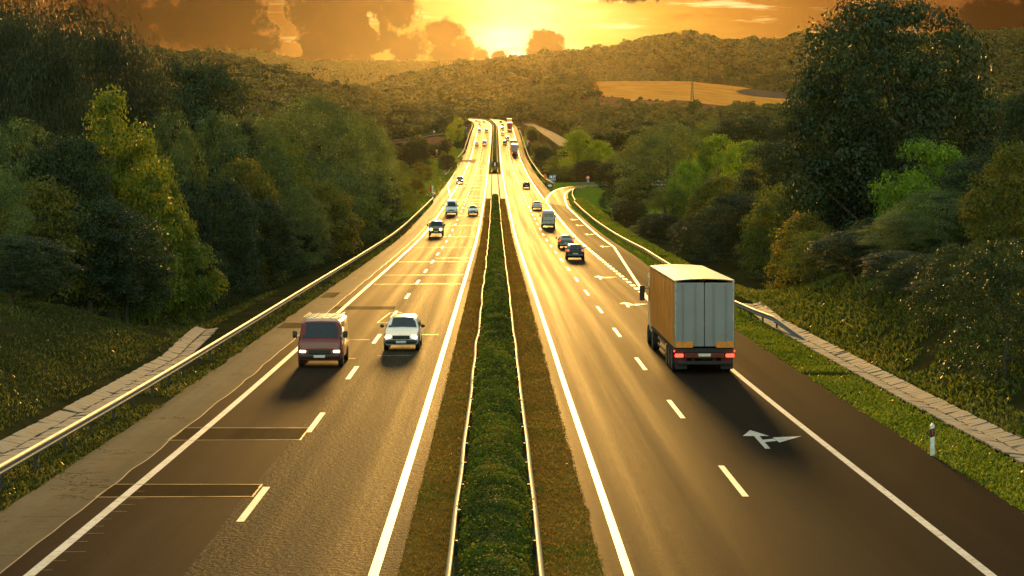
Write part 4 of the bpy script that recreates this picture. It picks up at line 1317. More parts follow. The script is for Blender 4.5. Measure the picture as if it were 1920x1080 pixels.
# ------------------------------------------------------------------ hedge in the median
def hedge(d0, d1, label, seed):
    rng = np.random.default_rng(seed)
    segs = [(d0, 75, 1300, .062), (75, 130, 560, .092), (130, 260, 170, .13), (260, 520, 70, .2), (520, 1900, 26, .38)]
    vs, qs, tn, b = [], [], [], 0
    def surf(th, d):
        # clipped in waves: rows of shrubs read as rolls across the hedge
        n1 = np.array([mnoise.noise(Vector((x * .35, 1.3, 0))) for x in d]); n2 = np.array([mnoise.noise(Vector((x * .21, 8.1, 0))) for x in d])
        roll = np.abs(np.sin(np.pi * (d / 1.75 + 1.1 * n2)))
        ht = 1.12 + .22 * n1 + .26 * roll ** .6 - .22; hw = .72 + .08 * n1 + .09 * roll
        x = hw * np.sign(np.cos(th)) * np.abs(np.cos(th)) ** .7
        z = ht * np.abs(np.sin(th)) ** .6
        return x, z
    for a, c_, dens, lf in segs:
        a = max(a, d0); c_ = min(c_, d1)
        if c_ <= a: continue
        n = int((c_ - a) * dens)
        d = rng.uniform(a, c_, n)
        xs = rng.uniform(-1, 1, n); th = np.where(rng.uniform(size=n) < .66, np.arccos(np.sign(xs) * np.abs(xs) ** 1.43), rng.uniform(.02, math.pi - .02, n))
        x, z = surf(th, d)
        k = rng.uniform(.86, 1.03, n)
        k = np.where(rng.uniform(size=n) < .03, 1.10, k)
        P_ = R(x * k - .13, d, 0.0); P_[:, 2] += z * k + .03
        nrm = np.stack([np.cos(th), rng.normal(0, .7, n), np.sin(th) + .25], 1) + rng.normal(0, .5, (n, 3))
        v_, q_ = leaf_quads(P_, nrm, lf * rng.uniform(.6, 1.4, n), .62, rng)
        patchy = np.array([mnoise.noise(Vector((p[0] * .9, p[1] * .5, 2.0))) for p in P_])
        t_ = np.clip(.45 + .75 * patchy + rng.normal(0, .2, n), 0, 1)
        vs.append(v_); qs.append(q_ + b); b += len(v_); tn.append(np.repeat(t_, 4))
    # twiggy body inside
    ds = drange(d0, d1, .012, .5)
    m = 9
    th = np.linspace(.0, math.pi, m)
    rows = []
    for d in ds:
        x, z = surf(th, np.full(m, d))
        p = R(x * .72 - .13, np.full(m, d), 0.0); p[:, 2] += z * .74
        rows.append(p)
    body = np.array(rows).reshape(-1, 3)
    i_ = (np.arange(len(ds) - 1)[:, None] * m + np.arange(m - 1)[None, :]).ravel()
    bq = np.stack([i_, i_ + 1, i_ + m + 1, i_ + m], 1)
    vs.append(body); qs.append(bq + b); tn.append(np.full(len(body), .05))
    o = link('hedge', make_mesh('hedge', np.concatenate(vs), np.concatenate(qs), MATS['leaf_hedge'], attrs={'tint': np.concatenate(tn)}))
    return tag(o, label, 'hedge')


GAP0, GAP1 = ground_d(374), ground_d(327)
hedge(36, GAP0, 'long clipped green hedge in the median, running from the near edge to the gap', 31)
hedge(ground_d(305), 1850, 'distant clipped hedge in the median, continuing beyond the gap to the far bend', 32)
hedge(ground_d(325), ground_d(309), 'short green hedge stub beside the dark barrier at the median gap', 33)

# ------------------------------------------------------------------ grass
def grass(name, label, pts, size, mat, seed, lean=.5):
    """pts: n x 3 roots; size: blade length per root"""
    rng = np.random.default_rng(seed)
    n = len(pts)
    up = np.stack([rng.normal(0, lean, n), rng.normal(0, lean, n), np.ones(n)], 1); up /= np.linalg.norm(up, axis=1)[:, None]
    sd = np.cross(up, rng.normal(size=(n, 3))); sd /= np.linalg.norm(sd, axis=1)[:, None]
    w_ = (size * .16)[:, None]; L = size[:, None]
    bend = np.stack([rng.normal(0, .3, n), rng.normal(0, .3, n), np.zeros(n)], 1) * L
    v_ = np.stack([pts - sd * w_, pts + sd * w_, pts + up * L * .6 + sd * w_ * .7, pts + up * L + bend], 1).reshape(-1, 3)
    q_ = np.arange(n * 4).reshape(-1, 4)
    patchy = np.array([mnoise.noise(Vector((p[0] * .35, p[1] * .25, 4.0))) for p in pts])
    t_ = np.clip(.45 + .6 * patchy + rng.normal(0, .2, n), 0, 1)
    o = link(name, make_mesh(name, v_, q_, MATS[mat], attrs={'tint': np.repeat(t_, 4)}))
    return tag(o, label, 'grass', kind='stuff')


def bank_pts(n, s0, s1, d0, d1, rng, thin=.0):
    d = np.exp(rng.uniform(np.log(d0), np.log(d1), n)); s = rng.uniform(s0, s1, n)
    X = xr(d) + s
    k = np.array([mnoise.noise(Vector((a * .3, b * .2, 9.0))) for a, b in zip(X, d)]) > thin - .5
    X, d = X[k], d[k]
    return np.stack([X, d, tz(X, d) - .01], 1), d


rng = np.random.default_rng(50)
p1, d1_ = bank_pts(130000, -40, -15.9, 44, 150, rng, .12)
p2, d2_ = bank_pts(22000, -14.1, -12.35, 40, 330, rng, .2)
pp, dd = np.concatenate([p1, p2]), np.concatenate([d1_, d2_])
grass('grass', 'sparse dry grass on the left bank and along the left guardrail', pp, rng.uniform(.05, .18, len(pp)) * (.6 + dd / 160), 'grass_blade', 51)
p1, d1_ = bank_pts(150000, 16.7, 44, 46, 170, rng, .1)
grass('grass', 'long shaded grass on the right bank above the paved ditch', p1, rng.uniform(.08, .26, len(p1)) * (.6 + d1_ / 160), 'grass_bank', 52)
p1, d1_ = bank_pts(40000, 12.95, 15.1, 45, 135, rng, .0)
p2, d2_ = bank_pts(26000, 14.6, 18.5, 150, 420, rng, .2)
p3, d3_ = bank_pts(30000, -30, -12.6, 380, 800, rng, .0)
pp, dd = np.concatenate([p1, p2, p3]), np.concatenate([d1_, d2_, d3_])
grass('grass', 'fresh bright green grass on the verges by the exit lane and entry lane', pp, rng.uniform(.05, .15, len(pp)) * (.7 + dd / 140), 'grass_fresh', 53)
d = np.exp(rng.uniform(np.log(38), np.log(420), 60000)); s = rng.uniform(.75, 2.15, len(d)) * np.where(rng.uniform(size=len(d)) < .5, -1, 1)
pp = R(s, d, .02)
grass('grass', 'short brown dry grass of the median either side of the hedge', pp, rng.uniform(.03, .09, len(pp)) * (.6 + d / 120), 'grass_dry', 54, .9)
# ------------------------------------------------------------------ guardrails
WPROF = [(0.0, .31), (.045, .285), (.075, .235), (.07, .20), (.012, .165), (.012, .145), (.07, .11), (.075, .075), (.045, .025), (0.0, .0)]


def rail(name, label, path, side, top=.75, post_step=4.0, posts=True, max_posts=95, group=None, first=0.0, wob_amp=.0):
    """path: 3-D points at ground level along the rail; side: +1 if the road lies to the right of the path direction"""
    P_ = np.array(path, float)
    t_ = np.gradient(P_[:, :2], axis=0); t_ /= np.linalg.norm(t_, axis=1)[:, None]
    nn = np.stack([t_[:, 1], -t_[:, 0]], 1) * side
    rows = []
    for p, n_ in zip(P_, nn):
        w_ = wob_amp * mnoise.noise(Vector((p[0] * .05, p[1] * .11, 3.3)))
        rows.append([(p[0] + n_[0] * (x + w_), p[1] + n_[1] * (x + w_), p[2] + top - .31 + z + w_ * .4) for x, z in WPROF])
    m = len(WPROF)
    back = [[(x - n_[0] * .03, y - n_[1] * .03, z) for x, y, z in (r_[0], r_[-1])] for r_, n_ in zip(rows, nn)]
    vs = np.array([r_ + b_[::-1] for r_, b_ in zip(rows, back)]).reshape(-1, 3)
    k = m + 2
    fs = [(i * k + j, i * k + (j + 1) % k, (i + 1) * k + (j + 1) % k, (i + 1) * k + j) for i in range(len(P_) - 1) for j in range(k)]
    root = empty(name, tuple(P_[0]))
    tag(root, label, 'guardrail', group)
    o0 = P_[0]
    me = make_mesh('beam', vs - o0, np.array(fs), MATS['galvanised'])
    link('beam', me, root)
    if posts:
        mb = MB(); mb.box(0, 0, top / 2 - .28, .08, .15, top + .50, ch=.01)
        mb.box(0, 0, top - .155, .10, .10, .12)
        pm = mb.mesh('post', MATS['post_steel'])
        L = np.concatenate([[0], np.cumsum(np.linalg.norm(np.diff(P_, axis=0), axis=1))])
        at_ = np.arange(first + .3, L[-1], post_step)
        for q in at_[:max_posts]:
            p = np.array([np.interp(q, L, P_[:, j]) for j in range(3)])
            n_ = np.array([np.interp(q, L, nn[:, j]) for j in range(2)])
            w_ = wob_amp * mnoise.noise(Vector((p[0] * .05, p[1] * .11, 3.3)))
            link('post', pm, root, tuple(p - o0 + np.array([n_[0] * (w_ - .065), n_[1] * (w_ - .065), w_ * .4])), (0, 0, math.atan2(n_[1], n_[0])))
        if len(at_) > max_posts:
            mb = MB()
            for q in at_[max_posts:]:
                p = np.array([np.interp(q, L, P_[:, j]) for j in range(3)]) - o0
                mb.box(p[0], p[1], p[2] + top / 2 - .28, .13, .06, top + .5)
            o = mb.build('post', MATS['post_steel'], root); o['kind'] = 'stuff'
    return root


def road_path(s, ds):
    s_ = np.array([s(d) if callable(s) else s for d in ds], float)
    P_ = R(s_, ds, 0.0)
    P_[:, 2] = np.where(np.abs(s_) > 12, np.maximum(tz(P_[:, 0], P_[:, 1]), P_[:, 2] - .3), P_[:, 2])
    return P_


gl = lambda d: float(np.interp(d, [0, 60, 250, 395, 412, 421, 430], [-13.3, -13.3, -13.2, -12.9, -12.8, -13.5, -14.6]))
rail('guardrail', 'long steel guardrail beside the oncoming lanes, from lower left corner to a hooked end', road_path(gl, drange(33, 430, .010, .7)), 1, first=1.8)
gl2 = lambda d: float(np.interp(d, [590, 612, 735, 742], [-15.6, -14.6, -14.4, -15.5]))
rail('guardrail', 'short guardrail between the bright grass patch and the entry road', road_path(gl2, drange(600, 738, .010)), 1)
gl3 = lambda d: float(np.interp(d, [790, 850, 1100, 1240], [-14.6, -13.3, -13.2, -13.8]))
rail('guardrail', 'far guardrail along the oncoming lanes beyond the entry road', road_path(gl3, drange(792, 1240, .012)), 1)
gr = lambda d: float(np.interp(d, [100, 108, 118, 128, 150, 210, 275, 307, 345, 389], [16.0, 15.45, 14.85, 14.55, 14.6, 15.3, 15.1, 14.9, 14.9, 15.2]))
near_r = road_path(gr, drange(104, 405, .006, .7))
near_r[:, 2] -= np.interp(near_r[:, 1], [103, 113], [.72, 0])
ro = smooth_pl([(12.2, 397), (12.4, 420), (13.1, 445), (14.2, 472), (16.0, 486), (19.2, 495), (24, 501), (34, 506), (60, 510)])
near_r = near_r[near_r[:, 1] < 392]
rp3 = np.concatenate([near_r, np.concatenate([ro, (zr(ro[:, 1]))[:, None]], 1)])
rail('guardrail', 'long right guardrail dipping to the ground by the truck and bending into the exit ramp', rp3, -1)
rl_ = offs(RAMP_L, -1.6)
kk = rl_[:, 0] > 15
rail('guardrail', 'guardrail on the far side of the exit ramp behind the diamond sign', np.concatenate([rl_[kk], zr(rl_[kk, 1])[:, None]], 1), 1)
gf = lambda d: float(np.interp(d, [520, 545, 600, 1040], [15.2, 14.3, 13.8, 13.4]))
rail('guardrail', 'far guardrail along the departing lanes beyond the exit ramp', road_path(gf, drange(522, 1080, .012)), -1)
# median rails
mdl = drange(34, GAP0, .012, .8)
rail('guardrail', 'wavy guardrail hugging the left side of the median hedge', road_path(-1.0, mdl), -1, .80, 4.0, wob_amp=.08, max_posts=90)
rail('guardrail', 'guardrail hugging the right side of the median hedge', road_path(.74, mdl), 1, .80, 4.0, wob_amp=.04, max_posts=90)
mdf = drange(GAP1, 1750, .016)
rail('guardrail', 'distant guardrail left of the far median hedge', road_path(-1.05, mdf), -1, .80, posts=False)
rail('guardrail', 'distant guardrail right of the far median hedge', road_path(1.05, mdf), 1, .80, posts=False)
# embankment rail
ep = np.stack([ex, np.full_like(ex, EMB_D - 1.3), EMB_Z(epx) + .02], 1)
rail('guardrail', 'guardrail of the side road above the brown embankment', ep, 1, .85)

# ------------------------------------------------------------------ median gap: concrete crossover, dark removable barriers, black end piece
gd0, gd1 = GAP0 + 1, GAP1 - 1
v_, f_, u_, _m = strip([-2.1, -.7, .7, 2.1], drange(gd0, gd1, .008), .055)
tag(link('crossover', make_mesh('crossover', v_, f_, MATS['concrete_pad'], uv=u_)), 'pale concrete crossover in the gap of the median', 'road', kind='structure')
for sgn, lab in ((-1, 'dark removable barrier along the left side of the concrete median gap'), (1, 'dark removable barrier along the right side of the concrete median gap')):
    c0 = R(sgn * 1.0, (gd0 + gd1) / 2)
    root = tag(empty('removable_barrier', tuple(c0)), lab, 'barrier', 'removable barriers in the median gap')
    pts = [R(sgn * 1.0, d, .62) - c0 for d in np.linspace(gd0 + 1, gd1 - 1, 14)]
    mb = MB()
    for a, b in zip(pts[:-1], pts[1:]):
        a, b = Vector(a), Vector(b)
        mb.add([(a.x - .06, a.y, a.z - .2), (a.x + .06, a.y, a.z - .2), (a.x + .06, a.y, a.z + .2), (a.x - .06, a.y, a.z + .2),
                (b.x - .06, b.y, b.z - .2), (b.x + .06, b.y, b.z - .2), (b.x + .06, b.y, b.z + .2), (b.x - .06, b.y, b.z + .2)],
               [(0, 1, 5, 4), (1, 2, 6, 5), (2, 3, 7, 6), (3, 0, 4, 7), (0, 3, 2, 1), (4, 5, 6, 7)])
    mb.build('beam', MATS['matte_black'], root)
    pm = MB().box(0, 0, .25, .1, .1, .5).mesh('post', MATS['matte_black'])
    for p in pts[::2]: link('post', pm, root, (p[0], p[1], p[2] - .62))
dB = ground_d(318)
root = tag(empty('crash_cushion', tuple(R(0, dB, .05))), 'black median end piece with a white upright stripe, before the far hedge', 'barrier')
mb = MB(); mb.box(0, 0, 1.2, 2.1, 1.2, 2.4, ch=.2); mb.box(0, .3, 2.55, 1.5, .8, .3, ch=.1); mb.build('body', MATS['sign_black'], root)
mb = MB(); mb.box(.05, -.62, 1.65, .42, .03, 1.2, ch=.01); mb.build('stripe', MATS['sign_white'], root)

# ------------------------------------------------------------------ paved ditches (concrete slabs)
def ditch(name, label, sfun, d0, d1, seed, w_=.62):
    rg = random.Random(seed); mb = MB()
    d = d0
    while d < d1:
        L = rg.uniform(.42, .58)
        for k in range(2):
            if rg.random() < .015: continue
            s_ = sfun(d) + (k - .5) * w_
            z_ = [.08, .16][k] if sfun(d) > 0 else [.16, .08][k]
            tilt = [-.10, .22][k] if sfun(d) > 0 else [-.22, .10][k]
            c = R(s_, d)
            zz = float(tz(c[0], c[1])) + .05 + z_ * .55 + rg.uniform(-.012, .012)
            hw, hl, th = w_ / 2 - .012, L / 2 - .014, .06
            jx, jt = rg.uniform(-.02, .02), tilt + rg.uniform(-.05, .05)
            vs = []
            for zq in (-th, 0):
                for x, y in ((-hw, -hl), (hw, -hl), (hw, hl), (-hw, hl)):
                    vs.append((c[0] + x + jx + y * .04, c[1] + y, zz + zq + x * jt))
            mb.add(vs, [(0, 3, 2, 1), (4, 5, 6, 7), (0, 1, 5, 4), (1, 2, 6, 5), (2, 3, 7, 6), (3, 0, 4, 7)])
        d += L
    o = mb.build(name, MATS['concrete_slab'])
    return tag(o, label, 'drainage channel', kind='structure')


ditch('drainage_channel', 'paved concrete slab ditch between left guardrail and grassy bank', lambda d: float(np.interp(d, [0, 95, 112], [-14.95, -14.9, -15.9])), 44, 112, 1)
ditch('drainage_channel', 'paved concrete slab ditch at the foot of the right bank', lambda d: float(np.interp(d, [0, 118, 135], [15.75, 15.75, 16.6])), 44, 133, 2)

# ------------------------------------------------------------------ marker posts, signs, poles
def pole_sign(name, label, cat, loc, parts, rz=0.0, group=None):
    """parts: list of (part name, MB, material)"""
    root = tag(empty(name, loc, rz), label, cat, group)
    for pn, mb, mt in parts:
        mb.build(pn, MATS[mt], root)
    return root


def ground_at(px, d): return (PX(px, d), d, float(tz(PX(px, d), d)))


def disc(r_, y0, y1, z, n=24, x=0.0):
    return MB().prism([(x + r_ * math.cos(2 * math.pi * k / n), z + r_ * math.sin(2 * math.pi * k / n)) for k in range(n)], y0, y1)


def ringm(ro_, ri, y0, y1, z, n=28):
    mb = MB()
    vs, fs = [], []
    for k in range(n):
        c, s_ = math.cos(2 * math.pi * k / n), math.sin(2 * math.pi * k / n)
        vs += [(ro_ * c, y0, z + ro_ * s_), (ri * c, y0, z + ri * s_), (ri * c, y1, z + ri * s_), (ro_ * c, y1, z + ro_ * s_)]
    for k in range(n):
        a, b = k * 4, ((k + 1) % n) * 4
        for j in range(4): fs.append((a + j, a + (j + 1) % 4, b + (j + 1) % 4, b + j))
    return mb.add(vs, fs)


def delineator(name, label, loc, h=1.05, group=None):
    b = MB(); b.prism([(-.06, -.15), (.06, -.15), (.06, h - .05), (.0, h), (-.06, h - .09)], -.045, .045)
    k = MB(); k.prism([(-.063, h * .58), (.063, h * .62), (.063, h * .86), (-.063, h * .82)], -.048, .048)
    rf = MB(); rf.box(0, -.052, h * .73, .04, .012, .16)
    return pole_sign(name, label, 'marker post', loc, [('post', b, 'sign_white'), ('dark_band', k, 'sign_black'), ('reflector', rf, 'sign_red')], group=group)


dP = 61.5
delineator('delineator_post', 'white roadside marker post with dark band on the right verge', ground_at(1748, dP))
for px_, py_, lab in ((826, 340, 'small white marker post in the bright grass, nearest to the entry lane hook'), (834, 326, 'small white marker post in the middle of the bright grass patch'),
                      (841, 316, 'small white marker post at the top of the bright grass patch')):
    d_ = ground_d(py_); delineator('delineator_post', lab, (PX(px_, d_), d_, float(tz(PX(px_, d_), d_))), group='marker posts in the bright grass')
b = MB().tube([(0, 0, -.3), (0, 0, 2.0)], .06, 8); c = MB().tube([(0, 0, 2.0), (0, 0, 2.12)], [.07, .05], 8)
pole_sign('fence_post', 'thin white post standing on the crest of the right bank', 'post', ground_at(1692, 146), [('shaft', b, 'sign_white'), ('cap', c, 'sign_back')])
b = MB().tube([(0, 0, -.3), (0, 0, 2.4)], .05, 8); c = MB().tube([(0, 0, 2.4), (0, 0, 2.5)], [.06, .04], 8)
pole_sign('fence_post', 'thin grey post among shrubs right of the white one', 'post', ground_at(1755, 130), [('shaft', b, 'sign_back'), ('cap', c, 'sign_back')])

# black and white diamond at the fork of the exit
d_ = 498.0
loc = (PX(1031, d_), d_, float(tz(PX(1031, d_), d_)))
bk = MB().prism([(-.62, -.1), (.62, -.1)] + [(.80 * math.cos(a), .55 + .80 * math.sin(a)) for a in np.linspace(-.35, math.pi + .35, 22)], -.25, .25)
dm = MB().prism([(-.58, .60), (-.10, .24), (-.10, .96)], -.30, -.26)
dm.prism([(.58, .60), (.10, .96), (.10, .24)], -.30, -.26)
brd = MB().box(0, -.28, .60, .10, .04, .74)
pole_sign('gore_marker', 'rounded black fork marker with white arrow halves at the exit split', 'road sign', loc, [('body', bk, 'sign_black'), ('arrow_emblem', dm, 'sign_white'), ('centre_bar', brd, 'sign_white')])
# blue service sign
d_ = 513.0
g = ground_at(1036, d_)
h0 = PZ(336.5, d_) - g[2]
pl = MB().box(0, 0, h0 + .45, 1.55, .05, 1.35, ch=.01)
bord = MB()
for z_ in (h0 - .19, h0 + 1.09): bord.box(0, -.035, z_, 1.5, .02, .05)
for x_ in (-.74, .74): bord.box(x_, -.035, h0 + .45, .05, .02, 1.3)
cir = disc(.27, -.045, -.028, h0 + .62, x=-.3)
arw = MB().prism([(.12, h0 + .38), (.22, h0 + .28), (.44, h0 + .62), (.58, h0 + .52), (.60, h0 + .98), (.16, h0 + .86), (.30, h0 + .74)], -.045, -.028)
txt = MB()
for x0_, w_ in ((-.5, .22), (-.22, .3), (.14, .18), (.38, .2)): txt.box(x0_ + w_ / 2, -.036, h0 + .06, w_, .016, .13)
ps = MB().tube([(-.55, .06, -.3), (-.55, .06, h0 + 1.0)], .05, 8); ps.tube([(.55, .06, -.3), (.55, .06, h0 + 1.0)], .05, 8)
pole_sign('service_sign', 'blue square sign with white disc and slanted arrow beside the exit ramp', 'road sign', g,
          [('panel', pl, 'sign_blue'), ('border', bord, 'sign_white'), ('disc_emblem', cir, 'sign_white'), ('arrow_emblem', arw, 'sign_white'), ('lettering', txt, 'sign_white'), ('pole', ps, 'steel_pole')])
# red box-like marker left of it
d_ = 530.0
g = ground_at(1022, d_)
h1 = PZ(326, d_) - g[2]
b = MB().box(0, 0, h1 - .75, .62, .3, 1.5, ch=.12); c = MB().tube([(0, 0, -.3), (0, 0, h1 - 1.4)], .07, 8)
pole_sign('warning_marker', 'upright orange red marker on a post left of the blue sign', 'road sign', g, [('panel', b, 'sign_orange'), ('pole', c, 'sign_red')])
# speed sign with blue plate
d_ = 541.0
g = ground_at(1102.5, d_)
h1 = PZ(333, d_) - g[2]
pole_sign('speed_sign', 'round white sign with red ring above a blue plate by the ramp guardrail', 'road sign', g,
          [('face', disc(.46, -.02, .02, h1, x=0), 'sign_white'), ('red_ring', ringm(.50, .33, -.04, .03, h1), 'sign_red'),
           ('numerals', MB().box(-.11, -.032, h1, .1, .016, .26).box(.11, -.032, h1, .12, .016, .26), 'sign_black'),
           ('lower_plate', MB().box(0, 0, h1 - 1.05, .72, .04, 1.0, ch=.01), 'sign_blue'),
           ('plate_emblem', MB().prism([(-.05, h1 - 1.45), (.07, h1 - 1.45), (.12, h1 - .95), (.22, h1 - .95), (.04, h1 - .62), (-.16, h1 - .95), (-.02, h1 - .95)], -.045, -.026), 'sign_white'),
           ('pole', MB().tube([(0, .05, -.3), (0, .05, h1 + .4)], .045, 8), 'steel_pole')])
# red and white marker at the hooked rail end on the left
d_ = 428.0
g = ground_at(809, d_)
h1 = PZ(349, d_) - g[2]
pole_sign('warning_marker', 'red and white upright marker by the hooked end of the left guardrail', 'road sign', g,
          [('red_panel', MB().box(-.22, 0, h1 - .6, .42, .1, 1.2, ch=.03), 'sign_red'), ('white_panel', MB().box(.22, -.02, h1 - .65, .26, .1, 1.5, ch=.03), 'sign_white'), ('pole', MB().tube([(0, .08, -.3), (0, .08, h1 - .2)], .05, 8), 'steel_pole')])
mbx = MB().box(0, 0, .42, .9, .8, .95, ch=.2)
pole_sign('terminal_block', 'small dark block under the red and white marker at the rail hook', 'barrier', ground_at(813, 432), [('body', mbx, 'sign_back'), ('cap', MB().box(0, 0, .93, .6, .5, .1, ch=.04), 'sign_black')])
mbx = MB().box(0, 0, .42, .9, .8, .95, ch=.2)
pole_sign('terminal_block', 'small dark block at the end of the rail before the entry road', 'barrier', ground_at(838.5, 620), [('body', mbx, 'sign_back'), ('cap', MB().box(0, 0, .93, .6, .5, .1, ch=.04), 'sign_black')])
# distant signs
for px_, py_, d_, mt, nm, lab, w_, hh in ((874.5, 241, 1090, 'sign_blue', 'direction_sign', 'tiny blue sign beside the slender yellow green tree', .9, 1.1),
                                  (989, 270, 905, 'sign_blue', 'direction_sign', 'small blue and white sign on the right verge beyond the trucks', .8, 1.3),
                                  (990, 265, 915, 'sign_orange', 'warning_marker', 'small orange board above the blue and white sign on the right verge', 1.2, .8),
                                  (931, 271, 912, 'sign_blue', 'direction_sign', 'tiny blue sign standing in the far median hedge', .6, .9),
                                  (814, 247, 925, 'sign_back', 'direction_sign', 'grey sign back standing above the side road guardrail', .8, 1.3),
                                  (819, 283, 745, 'sign_back', 'direction_sign', 'thin grey post sign in the hollow before the brown embankment', .5, 1.2)):
    g = ground_at(px_, d_); hz_ = max(1.2, PZ(py_, d_) - g[2])
    pole_sign(nm, lab, 'road sign', g, [('panel', MB().box(0, 0, hz_, w_, .06, hh, ch=.02), mt), ('symbol', MB().box(0, -.04, hz_ + .1, w_ * .5, .03, hh * .35), 'sign_white'), ('pole', MB().tube([(0, .08, -.3), (0, .08, hz_ + hh * .4)], .06, 8), 'steel_pole')])
g = ground_at(876, 1000)
pole_sign('roadside_cabinet', 'teal roadside cabinet at the start of the far left guardrail', 'cabinet', g, [('body', MB().box(0, 0, .9, 1.3, .8, 1.8, ch=.08), 'teal_paint'), ('roof', MB().box(0, 0, 1.86, 1.5, 1.0, .12, ch=.03), 'sign_back')])
# utility poles
for px_, d_, top_, lab in ((735, 520, 270, 'dark wooden utility pole in the hollow at the end of the left wood'), (820, 1500, 193, 'far utility pole above the forest left of the motorway'),
                           (1047, 1350, 183, 'utility pole on the bushy slope right of the motorway'), (1057, 2000, 132, 'utility pole on top of the wooded knoll'), (945, 1900, 186, 'thin far pole at the end of the motorway valley'),
                           (979, 1250, 219, 'short lamp like pole beside the start of the side road')):
    g = ground_at(px_, d_); h_ = PZ(top_, d_) - g[2]
    r0 = .16
    pole_sign('utility_pole', lab, 'pole', g, [('shaft', MB().tube([(0, 0, -.5), (0, 0, h_)], [r0, r0 * .7], 8), 'wood_pole'), ('crossarm', MB().box(0, 0, h_ - .6, 1.6, .14, .14), 'wood_pole')])
# lattice pylon on the field
d_ = 1560.0
g = ground_at(1298, d_); h_ = PZ(155, d_) - g[2]
lt = MB()
def legp(t_, sx_, sy_): 
    w_ = 1.15 * (1 - t_) + .28 * t_
    return (sx_ * w_, sy_ * w_, h_ * t_)
for sx_ in (-1, 1):
    for sy_ in (-1, 1): lt.tube([legp(0, sx_, sy_), legp(1, sx_, sy_)], .16, 6)
br = MB()
for k in range(9):
    t0_, t1_ = k / 9, (k + 1) / 9
    for a, b in (((-1, -1), (1, -1)), ((1, -1), (1, 1)), ((1, 1), (-1, 1)), ((-1, 1), (-1, -1))):
        br.tube([legp(t0_, *a), legp(t1_, *b)], .09, 4); br.tube([legp(t1_, *a), legp(t1_, *b)], .09, 4)
arms = MB().box(0, 0, h_ - .3, 3.4, .25, .25).box(0, 0, h_ + .3, .2, .2, 1.2)
pole_sign('pylon', 'lattice power pylon standing at the lower edge of the golden field', 'pylon', g, [('leg_frame', lt, 'wood_pole'), ('lattice', br, 'wood_pole'), ('crossarm', arms, 'wood_pole')])
tree(1345, 2045, 142, 26, 'oak', 'field_tree', 'lone dark round tree on the skyline of the golden field')
tree(1122, 1570, 170, 20, 'oak', 'field_tree', 'dark tree at the lower left corner of the golden field')
# ------------------------------------------------------------------ vehicles
def half_ring(w, zb, zbelt, wr, zt):
    return [(0, zb), (w * .86, zb), (w * .985, zb + .10), (w, (zb + zbelt) * .5 + .06), (w * .965, zbelt), (wr, zbelt + (zt - zbelt) * .86), (wr * .80, zt), (0, zt + .018)]


def loft_body(st, name, mat, parent):
    vs, fs = [], []
    rings = []
    for (y, w, zb, zbelt, wr, zt) in st:
        h = half_ring(w, zb, zbelt, wr, zt)
        ring = [(x, y, z) for x, z in h] + [(-x, y, z) for x, z in h[-2:0:-1]]
        rings.append(h)
        vs += ring
    n = 14
    for i in range(len(st) - 1):
        for k in range(n):
            j = (k + 1) % n
            fs.append((i * n + k, i * n + j, i * n + n + j, i * n + n + k))
    fs.append(tuple(range(n))); fs.append(tuple((len(st) - 1) * n + k for k in range(n - 1, -1, -1)))
    mb = MB(); mb.add(vs, fs)
    return mb.build(name, MATS[mat], parent, smooth=True, sharp=38)


def panel(rows, inset, off, nrm, name, mat, parent):
    """thin slab laid on a patch of the body: rows of points, shrunk towards its centre, lifted along nrm"""
    A = np.array(rows, float)
    c = A.reshape(-1, 3).mean(0)
    A = c + (A - c) * np.array(inset)
    nrm = np.array(nrm, float); nrm /= np.linalg.norm(nrm)
    top = A + nrm * off; bot = A - nrm * .02
    r_, k = A.shape[:2]
    vs = np.concatenate([top.reshape(-1, 3), bot.reshape(-1, 3)])
    q = []
    for i in range(r_ - 1):
        for j in range(k - 1):
            q.append((i * k + j, i * k + j + 1, (i + 1) * k + j + 1, (i + 1) * k + j))
    rim = [j for j in range(k)] + [i * k + k - 1 for i in range(1, r_)] + [(r_ - 1) * k + j for j in range(k - 2, -1, -1)] + [i * k for i in range(r_ - 2, 0, -1)]
    b = r_ * k
    for a, e in zip(rim, rim[1:] + rim[:1]): q.append((a, e, b + e, b + a))
    mb = MB(); mb.add(vs, q)
    return mb.build(name, MATS[mat], parent, smooth=True, sharp=30)


def wheel(parent, x, y, r_, w_, detail, dark=False, name='wheel'):
    key = (round(r_, 3), round(w_, 3), dark)
    if key not in WHEELS:
        t_ = MB().lathe_x(0, 0, 0, [(-w_ / 2, r_ * .62), (-w_ / 2, r_ * .90), (-w_ * .40, r_), (w_ * .40, r_), (w_ / 2, r_ * .90), (w_ / 2, r_ * .62)], 22).mesh('wheel', MATS['rubber'], True, 40)
        rm = MB(); rm.lathe_x(0, 0, 0, [(-w_ * .51, r_ * .60), (-w_ * .47, r_ * .40), (-w_ * .53, r_ * .14), (w_ * .53, r_ * .14), (w_ * .47, r_ * .40), (w_ * .51, r_ * .60)], 18)
        WHEELS[key] = (t_, rm.mesh('rim', MATS['rim_dark' if dark else 'rim_metal'], True, 40))
    tm, rm = WHEELS[key]
    o = link(name, tm, parent, (x, y, r_))
    if detail: link('rim', rm, o)
    return o


